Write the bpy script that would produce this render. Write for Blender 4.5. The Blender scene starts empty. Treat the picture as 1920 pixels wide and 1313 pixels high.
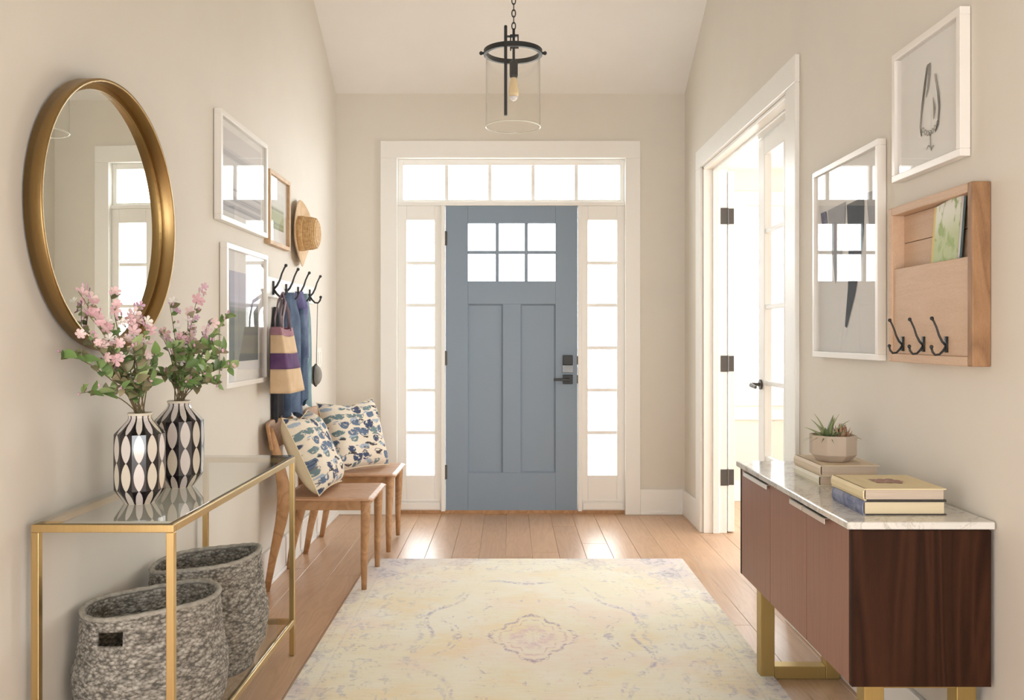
import bpy, bmesh, math, random
from mathutils import Vector, Matrix, Euler

random.seed(7)
R = math.radians
C = bpy.context.scene.collection
sc = bpy.context.scene

# ------------------------------------------------------------------ camera, world, lights, exposure
FPX, VPX, VPY, CAMZ = 1640.0, 957.0, 632.0, 1.21
cam_d = bpy.data.cameras.new('camera'); cam = bpy.data.objects.new('camera', cam_d); C.objects.link(cam)
cam.location = (0, 0, CAMZ); cam.rotation_euler = (R(90), 0, 0)
cam_d.sensor_fit = 'HORIZONTAL'; cam_d.sensor_width = 36.0
cam_d.lens = 36.0 * FPX / 1920
cam_d.shift_x = (960 - VPX) / 1920; cam_d.shift_y = (VPY - 656.5) / 1920
cam_d.clip_start = 0.05
sc.camera = cam

world = bpy.data.worlds.new('overcast_sky'); sc.world = world; world.use_nodes = True
wn = world.node_tree.nodes; wl = world.node_tree.links
bg = wn['Background']
bg.inputs['Color'].default_value = (0.95, 0.985, 1.0, 1); bg.inputs['Strength'].default_value = 8.5

def area(name, loc, rot, sx, sy, power, col=(1, 1, 1), portal=False):
    l = bpy.data.lights.new(name, 'AREA'); l.shape = 'RECTANGLE'; l.size = sx; l.size_y = sy
    l.energy = power; l.color = col
    if portal: l.cycles.is_portal = True
    o = bpy.data.objects.new(name, l); C.objects.link(o); o.location = loc; o.rotation_euler = rot
    return o
# sky portals in the openings (they emit nothing, they only guide the sky light)
area('portal_entry', (0.005, 6.16, 1.23), (R(-90), 0, 0), 1.66, 2.48, 1, portal=True)
area('portal_side_window', (2.62, 6.62, 1.46), (R(-90), 0, 0), 1.9, 1.6, 1, portal=True)
area('portal_side_room', (4.78, 4.1, 1.4), (0, R(90), 0), 1.9, 3.1, 1, portal=True)
area('portal_rear', (0.0, -2.36, 1.02), (R(90), 0, 0), 1.6, 1.6, 1, portal=True)
# added fill lights, low on both sides, to brighten the lower walls
area('fill_light_left', (-1.1, 0.5, 0.85), (R(84), 0, R(-62)), 1.3, 1.2, 19, (1.0, 0.975, 0.95))
area('fill_light_right', (1.1, 0.5, 0.85), (R(84), 0, R(62)), 1.3, 1.2, 19, (1.0, 0.975, 0.95))

vs = sc.view_settings
vs.view_transform = 'Standard'; vs.look = 'None'; vs.gamma = 1.0; vs.use_curve_mapping = False
vs.exposure = 0.43
sc.cycles.use_denoising = True
sc.cycles.max_bounces = 10; sc.cycles.diffuse_bounces = 6; sc.cycles.glossy_bounces = 5
sc.cycles.transparent_max_bounces = 24; sc.cycles.caustics_reflective = False; sc.cycles.caustics_refractive = False
sc.cycles.sample_clamp_indirect = 6.0

# ------------------------------------------------------------------ node materials
class NT:
    def __init__(s, name):
        s.m = bpy.data.materials.new(name); s.m.use_nodes = True
        s.t = s.m.node_tree; s.n = s.t.nodes; s.n.clear()
        s.out = s.n.new('ShaderNodeOutputMaterial')
    def node(s, typ, **kw):
        n = s.n.new(typ)
        for k, v in kw.items(): setattr(n, k, v)
        return n
    def link(s, a, b): s.t.links.new(a, b)
    def put(s, sock, v):
        if hasattr(v, 'is_output'): s.link(v, sock)
        elif isinstance(v, (tuple, list)):
            v = tuple(v); dv = sock.default_value
            if hasattr(dv, '__len__'): sock.default_value = (v + (1,))[:len(dv)] if len(v) < len(dv) else v[:len(dv)]
        else:
            dv = sock.default_value
            sock.default_value = (v,) * 3 if hasattr(dv, '__len__') and len(dv) == 3 else v
    def coord(s, kind='Object'): return s.node('ShaderNodeTexCoord').outputs[kind]
    def mapping(s, v, scale=(1, 1, 1), loc=(0, 0, 0), rot=(0, 0, 0)):
        n = s.node('ShaderNodeMapping'); s.link(v, n.inputs[0])
        n.inputs['Location'].default_value = loc; n.inputs['Rotation'].default_value = rot; n.inputs['Scale'].default_value = scale
        return n.outputs[0]
    def noise(s, v, scale=5, detail=4, rough=.55, dist=0, col=False):
        n = s.node('ShaderNodeTexNoise'); s.link(v, n.inputs['Vector'])
        n.inputs['Scale'].default_value = scale; n.inputs['Detail'].default_value = detail
        n.inputs['Roughness'].default_value = rough; n.inputs['Distortion'].default_value = dist
        return n.outputs['Color' if col else 'Fac']
    def voronoi(s, v, scale=5, feature='F1', out='Distance', rnd=1.0):
        n = s.node('ShaderNodeTexVoronoi', feature=feature); s.link(v, n.inputs['Vector'])
        n.inputs['Scale'].default_value = scale; n.inputs['Randomness'].default_value = rnd
        return n.outputs[out]
    def math(s, op, a, b=None, clamp=False):
        n = s.node('ShaderNodeMath', operation=op, use_clamp=clamp); s.put(n.inputs[0], a)
        if b is not None: s.put(n.inputs[1], b)
        return n.outputs[0]
    def smooth(s, x, a, b):                       # smoothstep a..b
        n = s.node('ShaderNodeMapRange', interpolation_type='SMOOTHSTEP', clamp=True)
        s.put(n.inputs[0], x); n.inputs[1].default_value = a; n.inputs[2].default_value = b
        n.inputs[3].default_value = 0; n.inputs[4].default_value = 1
        return n.outputs[0]
    def band(s, x, c, w, soft):                   # 1 near x = c
        d = s.math('ABSOLUTE', s.math('SUBTRACT', x, c))
        return s.math('SUBTRACT', 1.0, s.smooth(d, w - soft, w + soft))
    def mix(s, f, a, b, mode='MIX'):
        n = s.node('ShaderNodeMix', data_type='RGBA', blend_type=mode)
        s.put(n.inputs[0], f); s.put(n.inputs[6], a); s.put(n.inputs[7], b)
        return n.outputs[2]
    def ramp(s, f, stops, interp='LINEAR'):
        n = s.node('ShaderNodeValToRGB'); s.put(n.inputs[0], f); cr = n.color_ramp; cr.interpolation = interp
        while len(cr.elements) < len(stops): cr.elements.new(0.5)
        for e, (p, c) in zip(cr.elements, stops): e.position = p; e.color = tuple(c) + (1,)
        return n.outputs[0]
    def sep(s, v):
        n = s.node('ShaderNodeSeparateXYZ'); s.link(v, n.inputs[0]); return n.outputs
    def comb(s, x, y, z=0.0):
        n = s.node('ShaderNodeCombineXYZ')
        for i, q in enumerate((x, y, z)): s.put(n.inputs[i], q)
        return n.outputs[0]
    def bump(s, h, strength=.3, dist=.002):
        n = s.node('ShaderNodeBump'); s.link(h, n.inputs['Height'])
        n.inputs['Strength'].default_value = strength; n.inputs['Distance'].default_value = dist
        return n.outputs[0]
    def rand(s): return s.node('ShaderNodeObjectInfo').outputs['Random']
    def bsdf(s, col, rough=.5, metal=0.0, normal=None, **kw):
        b = s.node('ShaderNodeBsdfPrincipled')
        s.put(b.inputs['Base Color'], col); s.put(b.inputs['Roughness'], rough); s.put(b.inputs['Metallic'], metal)
        if normal is not None: s.link(normal, b.inputs['Normal'])
        for k, v in kw.items(): s.put(b.inputs[k.replace('_', ' ')], v)
        s.link(b.outputs[0], s.out.inputs[0]); return s.m

def paint(name, col, rough=.6, var=.04, scale=3.0, bs=180, bstr=.08):
    t = NT(name); v = t.coord()
    c = t.mix(t.noise(v, scale, 3), tuple(x * (1 - var) for x in col), tuple(min(1, x * (1 + var)) for x in col))
    return t.bsdf(c, rough, normal=t.bump(t.noise(v, bs, 2), bstr, .001))

def wood(name, c1, c2, c3, scale=(1, 1, 1), rough=.4, rings=9.0, dist=3.0, vary=.12, figure=.5, spec=.5):
    """grain runs along the axis whose scale is small"""
    t = NT(name); v = t.coord(); r = t.rand()
    off = t.node('ShaderNodeVectorMath', operation='ADD'); t.link(v, off.inputs[0])
    t.link(t.comb(t.math('MULTIPLY', r, 13.7), t.math('MULTIPLY', r, 31.1), t.math('MULTIPLY', r, 7.3)), off.inputs[1])
    vv = t.mapping(off.outputs[0], scale)
    big = t.noise(vv, rings * .35, 2, .5, dist * .3)
    wv = t.math('FRACT', t.math('MULTIPLY', big, rings))
    wv = t.math('ABSOLUTE', t.math('SUBTRACT', t.math('MULTIPLY', wv, 2), 1))
    fine = t.noise(t.mapping(off.outputs[0], tuple(q * 9 for q in scale)), 10, 5, .65)
    f = t.math('ADD', t.math('MULTIPLY', wv, figure), t.math('MULTIPLY', fine, 1 - figure))
    c = t.ramp(f, [(.15, c1), (.5, c2), (.85, c3)])
    k = t.math('ADD', 1 - vary, t.math('MULTIPLY', r, 2 * vary))
    c = t.mix(1.0, c, t.comb(k, k, k), 'MULTIPLY')
    return t.bsdf(c, t.math('ADD', rough, t.math('MULTIPLY', fine, .12)), normal=t.bump(fine, .08, .001), Specular_IOR_Level=spec)

def metal(name, col, rough=.3, brush=(60, 60, 2), var=.12):
    t = NT(name); v = t.coord(); f = t.noise(t.mapping(v, brush), 6, 3)
    c = t.mix(f, tuple(x * (1 - var) for x in col), tuple(min(1, x * (1 + var)) for x in col))
    return t.bsdf(c, t.math('ADD', rough - .05, t.math('MULTIPLY', f, .1)), 1.0)

def clear_glass(name, tint, ior=1.5, gain=1.0, rough=0.0, haze=0.0):
    t = NT(name)
    tr = t.node('ShaderNodeBsdfTransparent'); tr.inputs[0].default_value = tuple(tint) + (1,)
    gl = t.node('ShaderNodeBsdfGlossy'); gl.inputs['Roughness'].default_value = rough
    fr = t.node('ShaderNodeFresnel'); fr.inputs[0].default_value = ior
    geo = t.node('ShaderNodeNewGeometry')
    # only faces seen from outside reflect, so that a two-sided pane is not counted twice as total reflection
    f = t.math('MULTIPLY', t.math('MULTIPLY', fr.outputs[0], gain), t.math('SUBTRACT', 1.0, geo.outputs['Backfacing']), True)
    m = t.node('ShaderNodeMixShader'); t.link(f, m.inputs[0]); t.link(tr.outputs[0], m.inputs[1]); t.link(gl.outputs[0], m.inputs[2])
    t.link(m.outputs[0], t.out.inputs[0]); return t.m

M = {}
M['wall'] = paint('beige_wall_paint', (.72, .678, .61), .75)
M['ceiling'] = paint('ceiling_paint', (.83, .815, .785), .8)
M['trim'] = paint('white_trim_paint', (.86, .85, .82), .35, .015, 2, 60, .03)
M['door_blue'] = paint('blue_door_paint', (.22, .285, .365), .42, .02, 2, 90, .04)
M['oak_floor'] = wood('oak_floor', (.44, .265, .155), (.53, .335, .205), (.60, .395, .255), (5, .55, 5), .27, 7, vary=.08, figure=.3, spec=.75)
M['chair_wood'] = wood('chair_oak', (.30, .15, .062), (.42, .225, .10), (.52, .30, .15), (3, 3, 3), .42, 6, vary=.05, figure=.35)
M['seat_wood'] = wood('seat_oak', (.38, .20, .105), (.50, .285, .165), (.58, .36, .22), (2, 7, 7), .38, 6, vary=.05, figure=.35)
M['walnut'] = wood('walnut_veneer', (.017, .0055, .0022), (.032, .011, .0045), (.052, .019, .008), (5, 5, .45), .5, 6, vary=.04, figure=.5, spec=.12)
M['walnut_front_lit'] = wood('walnut_straight_grain_lit', (.19, .082, .052), (.25, .112, .070), (.30, .145, .095), (16, 16, .5), .40, 5, vary=.07, figure=.2)  # lighter, pinker walnut copy: light on the front is put into the colour
M['tray_wood'] = wood('tray_wood', (.48, .315, .205), (.60, .42, .29), (.68, .50, .37), (9, .8, 9), .55, 5, vary=.05, figure=.12)
M['tray_dark'] = wood('tray_wood_dark', (.19, .095, .042), (.29, .155, .072), (.38, .22, .11), (5, 5, 1), .5, 6, vary=.05, figure=.4)
M['frame_oak'] = wood('frame_oak', (.42, .26, .13), (.55, .36, .20), (.63, .45, .28), (6, 2, 2), .45, 6, vary=.03, figure=.3)
M['gold'] = metal('brushed_gold', (.60, .43, .20), .30)
M['brass'] = metal('antique_brass', (.34, .225, .095), .36)
M['gold_leg'] = metal('satin_gold_leg', (.42, .30, .115), .42)
M['steel'] = metal('satin_steel', (.30, .32, .34), .55)
M['silver_pull'] = metal('satin_pull', (.75, .70, .64), .35)
M['iron'] = paint('black_iron', (.018, .020, .022), .45)
M['bronze'] = paint('dark_bronze_hinge', (.075, .068, .062), .42)
M['white_frame'] = paint('white_frame_lacquer', (.84, .81, .77), .3, .015)
M['paper'] = paint('mat_paper', (.87, .86, .84), .8, .01)
M['table_glass'] = clear_glass('pale_green_table_glass', (.955, .975, .955), 1.52, 1.6)
M['pane_glass'] = clear_glass('window_glass', (.985, .99, .985), 1.45)
M['frame_glass'] = clear_glass('picture_glass', (.985, .985, .985), 1.5)
M['glass_rim'] = paint('pale_glass_rim', (.80, .80, .72), .1)
M['shade_glass'] = clear_glass('lantern_glass', (.997, .998, .993), 1.5, 1.3)
M['mirror'] = NT('mirror_silver').bsdf((.86, .88, .84), 0.0, 1.0)
M['bulb'] = paint('amber_bulb_glass', (.86, .68, .42), .2)
M['bulb_tip'] = paint('white_bulb_tip', (.88, .87, .88), .15)
M['switch'] = paint('switch_plastic', (.85, .84, .80), .3)
M['ground'] = paint('pale_paving', (.62, .60, .56), .8)

# ------------------------------------------------------------------ geometry helpers
WL = {}                                            # world location of every object, before roots are turned
class MB:
    def __init__(s): s.v = []; s.f = []; s.uv = {}
    def add(s, vs_, fs): b = len(s.v); s.v += [tuple(q) for q in vs_]; s.f += [tuple(i + b for i in f) for f in fs]; return s
    def box(s, x0, x1, y0, y1, z0, z1):
        return s.add([(x0,y0,z0),(x1,y0,z0),(x1,y1,z0),(x0,y1,z0),(x0,y0,z1),(x1,y0,z1),(x1,y1,z1),(x0,y1,z1)],
                     [(0,3,2,1),(4,5,6,7),(0,1,5,4),(1,2,6,5),(2,3,7,6),(3,0,4,7)])
    def prism(s, pts, axis, a, b):
        """pts: 2D outline; axis x: pts are (y,z); y: (x,z); z: (x,y)"""
        def p3(p, w): return {'x': (w, p[0], p[1]), 'y': (p[0], w, p[1]), 'z': (p[0], p[1], w)}[axis]
        n = len(pts)
        return s.add([p3(p, a) for p in pts] + [p3(p, b) for p in pts],
                     [tuple(range(n)), tuple(range(2*n-1, n-1, -1))] + [((i+1) % n, i, n+i, n+(i+1) % n) for i in range(n)])
    def tube(s, pts, rad, n=10, cap=True, flat=None):
        """rad: number or list (number or (a, b)); closed ends"""
        pts = [Vector(p) for p in pts]; m = len(pts)
        rads = rad if isinstance(rad, (list, tuple)) else [rad] * m
        vs_ = []; prev = None
        for i, p in enumerate(pts):
            t = (pts[min(i+1, m-1)] - pts[max(i-1, 0)]).normalized()
            if prev is None:
                ref = Vector(flat) if flat else (Vector((0,0,1)) if abs(t.z) < .9 else Vector((1,0,0)))
                a = (ref - t * ref.dot(t)).normalized()
            else: a = (prev - t * prev.dot(t)).normalized()
            prev = a; b = t.cross(a); r = rads[i]; ra, rb = r if isinstance(r, (tuple, list)) else (r, r)
            for k in range(n):
                an = 2*math.pi*k/n; vs_.append(p + a*(ra*math.cos(an)) + b*(rb*math.sin(an)))
        fs = [(i*n+k, i*n+(k+1) % n, (i+1)*n+(k+1) % n, (i+1)*n+k) for i in range(m-1) for k in range(n)]
        if cap: fs += [tuple(range(n-1, -1, -1)), tuple((m-1)*n+k for k in range(n))]
        return s.add(vs_, fs)
    def lathe(s, prof, n=32, c=(0, 0, 0), cap=True, ph=0.0, axis='z'):
        vs_ = []
        for r, z in prof:
            for k in range(n):
                a = 2*math.pi*k/n + ph; u, w = r*math.cos(a), r*math.sin(a)
                q = {'z': (u, w, z), 'x': (z, u, w), 'y': (u, z, w)}[axis]
                vs_.append((c[0]+q[0], c[1]+q[1], c[2]+q[2]))
        m = len(prof)
        fs = [(i*n+k, i*n+(k+1) % n, (i+1)*n+(k+1) % n, (i+1)*n+k) for i in range(m-1) for k in range(n)]
        if cap: fs += [tuple(range(n-1, -1, -1)), tuple((m-1)*n+k for k in range(n))]
        return s.add(vs_, fs)
    def sphere(s, c, r, n=12, m=8):
        rr = r if isinstance(r, (tuple, list)) else (r, r, r)
        vs_ = [(c[0], c[1], c[2]-rr[2])]
        for i in range(1, m):
            a = math.pi*i/m
            for k in range(n):
                b = 2*math.pi*k/n
                vs_.append((c[0]+rr[0]*math.sin(a)*math.cos(b), c[1]+rr[1]*math.sin(a)*math.sin(b), c[2]-rr[2]*math.cos(a)))
        vs_.append((c[0], c[1], c[2]+rr[2])); e = len(vs_)-1
        fs = [(0, 1+(k+1) % n, 1+k) for k in range(n)]
        fs += [(1+i*n+k, 1+i*n+(k+1) % n, 1+(i+1)*n+(k+1) % n, 1+(i+1)*n+k) for i in range(m-2) for k in range(n)]
        fs += [(1+(m-2)*n+k, 1+(m-2)*n+(k+1) % n, e) for k in range(n)]
        return s.add(vs_, fs)
    def grid(s, fn, nu, nv, closed_u=False, skip=None):
        b = len(s.v); w = nu if closed_u else nu+1
        for j in range(nv+1):
            for i in range(w):
                s.v.append(tuple(fn(i/nu, j/nv))); s.uv[len(s.v)-1] = (i/nu, j/nv)
        for j in range(nv):
            for i in range(nu):
                if skip and skip(i, j): continue
                i2 = (i+1) % w if closed_u else i+1
                s.f.append((b+j*w+i, b+j*w+i2, b+(j+1)*w+i2, b+(j+1)*w+i))
        return s
    def build(s, name, mat, parent=None, bevel=0, smooth=False, origin=None, seg=2, subsurf=0, solid=0, fix=True):
        vs_ = s.v
        if origin is None:
            xs, ys, zs = zip(*vs_); origin = ((min(xs)+max(xs))/2, (min(ys)+max(ys))/2, min(zs))
        me = bpy.data.meshes.new(name)
        me.from_pydata([(x-origin[0], y-origin[1], z-origin[2]) for x, y, z in vs_], [], s.f)
        if fix:
            b = bmesh.new(); b.from_mesh(me); bmesh.ops.recalc_face_normals(b, faces=b.faces); b.to_mesh(me); b.free()
        if s.uv:
            ul = me.uv_layers.new(name='uv')
            for p in me.polygons:
                us = [s.uv.get(me.loops[li].vertex_index, (0, 0)) for li in p.loop_indices]
                wrap = max(u[0] for u in us) - min(u[0] for u in us) > .5
                for li, u in zip(p.loop_indices, us): ul.data[li].uv = (u[0]+1 if wrap and u[0] < .5 else u[0], u[1])
        if smooth: me.polygons.foreach_set('use_smooth', [True]*len(me.polygons))
        me.materials.append(mat)
        o = bpy.data.objects.new(name, me); C.objects.link(o)
        WL[o] = Vector(origin)
        if parent is not None: o.parent = parent; o.location = WL[o] - WL[parent]
        else: o.location = origin
        if solid: md = o.modifiers.new('solid', 'SOLIDIFY'); md.thickness = solid; md.offset = 0
        if bevel:
            md = o.modifiers.new('bevel', 'BEVEL'); md.width = bevel; md.segments = seg; md.limit_method = 'ANGLE'; md.angle_limit = R(35)
        if subsurf: md = o.modifiers.new('sub', 'SUBSURF'); md.levels = subsurf; md.render_levels = subsurf
        return o
def box(*a): return MB().box(*a)

def tag(o, label=None, cat=None, group=None, kind=None):
    if label: o['label'] = label
    if cat: o['category'] = cat
    if group: o['group'] = group
    if kind: o['kind'] = kind
    return o
def thing(name, loc, label, cat, group=None, kind=None):
    o = bpy.data.objects.new(name, None); o.empty_display_size = .05; C.objects.link(o)
    o.location = loc; WL[o] = Vector(loc)
    return tag(o, label, cat, group, kind)
def copy_tree(o, parent=None):
    c = o.copy(); C.objects.link(c)
    if parent is not None: c.parent = parent
    for ch in [q for q in list(C.objects) if q.parent == o]: copy_tree(ch, c)
    return c
def at(px, py, d):                                  # a point seen in the photo at a chosen distance from the camera
    return Vector(((px-VPX)*d/FPX, d, CAMZ-(py-VPY)*d/FPX))
# ------------------------------------------------------------------ the setting
XW, YB, YR = 1.19, 5.968, -2.2                     # half width, door wall, rear wall
ZB, RIDGE, ZR, SL = 2.872, 2.2, 4.96, .5541
ZREAR = ZR - SL*(RIDGE-YR)
TW = .145
def zc(y): return ZB + SL*(YB-y) if y > RIDGE else ZR - SL*(RIDGE-y)
DY0, DY1, DZ = 3.73, 5.406, 2.26                   # double-door opening in the right wall
FY = 6.45                                          # front wall of the side room

def st(o, label, cat): return tag(o, label, cat, kind='structure')

# floor: a base slab that carries the oak boards
fl = box(-XW-TW, 4.75, 1.6, FY+.15, -.15, -.014).box(-XW-TW, 4.75, YR-.15, 1.6, -.15, -.002)
floor = st(fl.build('floor', M['oak_floor'], origin=(0, 4, -.15)), 'pale oak board floor running towards the blue front door', 'floor')
rng = random.Random(3)
PW = .148; x = -XW-.02; row = 0
while x < 2.45:
    y0 = 1.6 if x < XW else 3.5
    yend = YB+.02 if x < XW-.1 else FY
    y = y0 - rng.uniform(0, 1.4)
    while y < yend:
        ln = rng.choice((1.2, 1.5, 1.8, 2.1))
        a, b = max(y, y0), min(y+ln, yend)
        if b-a > .05:
            g, c = .0005, .0014
            m = MB().add([(x+g,a+g,-.014),(x+PW-g,a+g,-.014),(x+PW-g,b-g,-.014),(x+g,b-g,-.014),
                          (x+g,a+g,-c),(x+PW-g,a+g,-c),(x+PW-g,b-g,-c),(x+g,b-g,-c),
                          (x+g+c,a+g+c,0),(x+PW-g-c,a+g+c,0),(x+PW-g-c,b-g-c,0),(x+g+c,b-g-c,0)],
                         [(3,2,1,0),(0,1,5,4),(1,2,6,5),(2,3,7,6),(3,0,4,7),(4,5,9,8),(5,6,10,9),(6,7,11,10),(7,4,8,11),(8,9,10,11)])
            m.build('floor_plank', M['oak_floor'], floor)
        y += ln
    x += PW

# left wall (gable-shaped), right wall round the double-door opening
wl_ = MB().prism([(YR,0),(YB+.16,0),(YB+.16,zc(YB)),(YB,zc(YB)),(RIDGE,ZR),(YR,ZREAR)], 'x', -XW-TW, -XW)
st(wl_.build('wall_left', M['wall']), 'beige left wall with mirror and pictures', 'wall')
wr = MB().prism([(YR,0),(DY0,0),(DY0,zc(DY0)),(RIDGE,ZR),(YR,ZREAR)], 'x', XW, XW+TW)
wr.prism([(DY0,DZ),(DY1,DZ),(DY1,zc(DY1)),(DY0,zc(DY0))], 'x', XW, XW+TW)
wr.prism([(DY1,0),(FY,0),(FY,2.6),(YB,zc(YB)),(DY1,zc(DY1))], 'x', XW, XW+TW)
st(wr.build('wall_right', M['wall']), 'beige right wall with the double door opening', 'wall')
OX0, OX1, OZ = -.80, .81, 2.448                    # entry opening
wb = box(-XW, OX0, YB, YB+.16, 0, ZB+.05).box(OX1, XW, YB, YB+.16, 0, ZB+.05).box(OX0, OX1, YB, YB+.16, OZ, ZB+.05)
st(wb.build('wall_back', M['wall']), 'beige end wall round the blue front door', 'wall')
# wall behind the camera; its opening is made up and sized for the light
RX, RZ0, RZ1 = .75, .3, 1.75
wq = box(-XW-TW, -RX, YR-.15, YR, 0, ZREAR).box(RX, XW+TW, YR-.15, YR, 0, ZREAR).box(-RX, RX, YR-.15, YR, RZ1, ZREAR).box(-RX, RX, YR-.15, YR, 0, RZ0)
st(wq.build('wall_rear', M['wall']), 'beige wall behind the camera with an opening added to let in sky light', 'wall')
T = .12
ce = MB().prism([(YB+.16,ZB-SL*.16),(RIDGE,ZR),(YR-.15,ZREAR-SL*.15),(YR-.15,ZREAR-SL*.15+T),(RIDGE,ZR+T),(YB+.16,ZB-SL*.16+T)], 'x', -XW-TW, XW+TW)
st(ce.build('ceiling', M['ceiling']), 'pale sloping vaulted ceiling', 'ceiling')

# side room seen through the double doors
SX, SZ = 4.6, 2.44
WX0, WX1, WZ0, WZ1 = 1.74, 3.45, .74, 2.18
ws = box(XW+TW, WX0, FY, FY+.15, 0, SZ+.1).box(WX1, SX, FY, FY+.15, 0, SZ+.1).box(WX0, WX1, FY, FY+.15, WZ1, SZ+.1).box(WX0, WX1, FY, FY+.15, 0, WZ0)
st(ws.build('wall_side_room_front', M['wall']), 'beige front wall of the bright side room', 'wall')
we = box(SX, SX+.15, 1.5, 2.6, 0, SZ+.1).box(SX, SX+.15, 5.6, FY+.15, 0, SZ+.1).box(SX, SX+.15, 2.6, 5.6, 2.3, SZ+.1).box(SX, SX+.15, 2.6, 5.6, 0, .5)  # unseen opening, made up to brighten the side room and hall
st(we.build('wall_side_room_right', M['wall']), 'far wall of the side room with a wide opening added to let in sky light', 'wall')
st(box(XW+TW, SX+.15, 1.35, 1.5, 0, SZ+.1).build('wall_side_room_rear', M['wall']), 'near wall of the side room', 'wall')
st(box(XW+TW, SX+.15, 1.35, FY+.15, SZ+.1, SZ+.2).build('ceiling_side_room_slab', M['ceiling']), 'roof slab over the side room', 'ceiling')
st(box(XW+TW, SX, 1.5, FY, SZ, SZ+.1).build('ceiling_side_room', M['ceiling']), 'flat pale ceiling of the side room', 'ceiling')
st(box(-30, 30, FY-.2, 40, -.35, -.2).build('ground', M['ground']), 'pale paved ground outside the front door', 'ground')

# baseboards
def board(name, outline_fn, label):
    st(outline_fn.build(name, M['trim'], bevel=.004), label, 'baseboard')
BH, BT = .172, .018
board('baseboard_left', box(-XW, -XW+BT, YR, YB, 0, BH).box(-XW+BT, -XW+BT+.008, YR, YB, 0, .02), 'tall white baseboard along the left wall')
board('baseboard_back', box(.884, XW, YB-BT, YB, 0, BH).box(-XW, -.884, YB-BT, YB, 0, BH).box(.884, XW-.02, YB-BT-.008, YB-BT, 0, .02), 'tall white baseboard beside the front door')
board('baseboard_right', box(XW-BT, XW, 5.53, YB-BT, 0, BH).box(XW-BT, XW, YR, 3.594, 0, BH), 'tall white baseboard along the right wall')
board('baseboard_side_room', box(XW+TW, SX, FY-BT, FY, 0, .15), 'white baseboard in the side room')

# entry casing: one frame of boards round door, sidelights and transom
CX = .005
CI0, CI1, CZ = -.771, .782, 2.428
tr = thing('trim_1', (CX, YB, 0), 'wide white casing round the front door and its sidelights', 'door casing', kind='structure')
for nm, b in (('casing_board', box(-.884, CI0, YB-.022, YB, 0, CZ)), ('casing_board', box(CI1, .884, YB-.022, YB, 0, CZ)),
              ('casing_board', box(-.884, .884, YB-.022, YB, CZ, 2.545))):
    b.build(nm, M['trim'], tr, bevel=.003)
box(OX0, OX1, YB, YB+.16, CZ, OZ).box(OX0, CI0-.0, YB, YB+.16, 0, CZ).box(CI1, OX1, YB, YB+.16, 0, CZ).build('jamb', M['trim'], tr)
DX0, DX1, DZ0, DZ1 = -.444, .459, .022, 2.108       # door slab
box(CI0, CI1, YB+.01, YB+.15, 2.108, 2.135).build('transom_bar', M['trim'], tr, bevel=.003)
box(CI0, CI1, YB+.0195, YB+.16, -.014, .0235).build('sill', M['chair_wood'], tr)
for a, b in ((DX0-.03, DX0-.003), (DX1+.003, DX1+.03)):
    box(a, b, YB+.004, YB+.15, .018, 2.108).build('mullion_post', M['trim'], tr, bevel=.003)

def glazed(name, num_label, cat, xs, zs, fx, fz, y0, y1, yg, mat, mw=.012, root=None, my=None):
    """sash in the XZ plane: xs, zs are the edges of the panes; fx, fz the outer frame"""
    w = root or thing(name, ((fx[0]+fx[1])/2, y0, fz[0]), num_label, cat, kind='structure')
    f = box(fx[0], xs[0], y0, y1, fz[0], fz[1]).box(xs[-1], fx[1], y0, y1, fz[0], fz[1])
    f.box(xs[0], xs[-1], y0, y1, fz[0], zs[0]).box(xs[0], xs[-1], y0, y1, zs[-1], fz[1])
    f.build('sash_frame', mat, w, bevel=.003)
    ma, mb = my or (y0+.012, y1-.012)
    for xx in xs[1:-1]: box(xx-mw, xx+mw, ma, mb, zs[0], zs[-1]).build('muntin', mat, w, bevel=.002)
    for zz in zs[1:-1]: box(xs[0], xs[-1], ma+.001, mb-.001, zz-mw, zz+mw).build('muntin', mat, w, bevel=.002)
    for i in range(len(xs)-1):
        for k in range(len(zs)-1):
            e = .004
            box(xs[i]+(mw if i else 0)-e, xs[i+1]-(mw if i < len(xs)-2 else 0)+e, yg, yg+.004, zs[k]+(mw if k else 0)-e, zs[k+1]-(mw if k < len(zs)-2 else 0)+e).build('pane', M['pane_glass'], w)
    return w
tx = [-.735+i*(1.485/5) for i in range(6)]
glazed('window_1', 'five-pane transom window over the blue front door', 'window', tx, [2.152, 2.388], (CI0, CI1), (2.135, CZ), YB+.03, YB+.085, YB+.055, M['trim'])
sz = [.262+i*(1.748/6) for i in range(7)]
w2 = glazed('window_2', 'narrow six-pane sidelight left of the blue door', 'window', [-.711, -.520], sz, (CI0, DX0-.03), (.018, 2.108), YB+.02, YB+.085, YB+.05, M['trim'])
w3 = glazed('window_3', 'narrow six-pane sidelight right of the blue door', 'window', [.531, .729], sz, (DX1+.03, CI1), (.018, 2.108), YB+.02, YB+.085, YB+.05, M['trim'])
for w, a, b in ((w2, -.760, -.482), (w3, .495, .77)):
    box(a, b, YB+.008, YB+.02, .03, .075).build('kick_rail', M['trim'], w, bevel=.003)
    box(a, b, YB+.012, YB+.02, .085, .095).build('kick_bead', M['trim'], w, bevel=.002)

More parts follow.
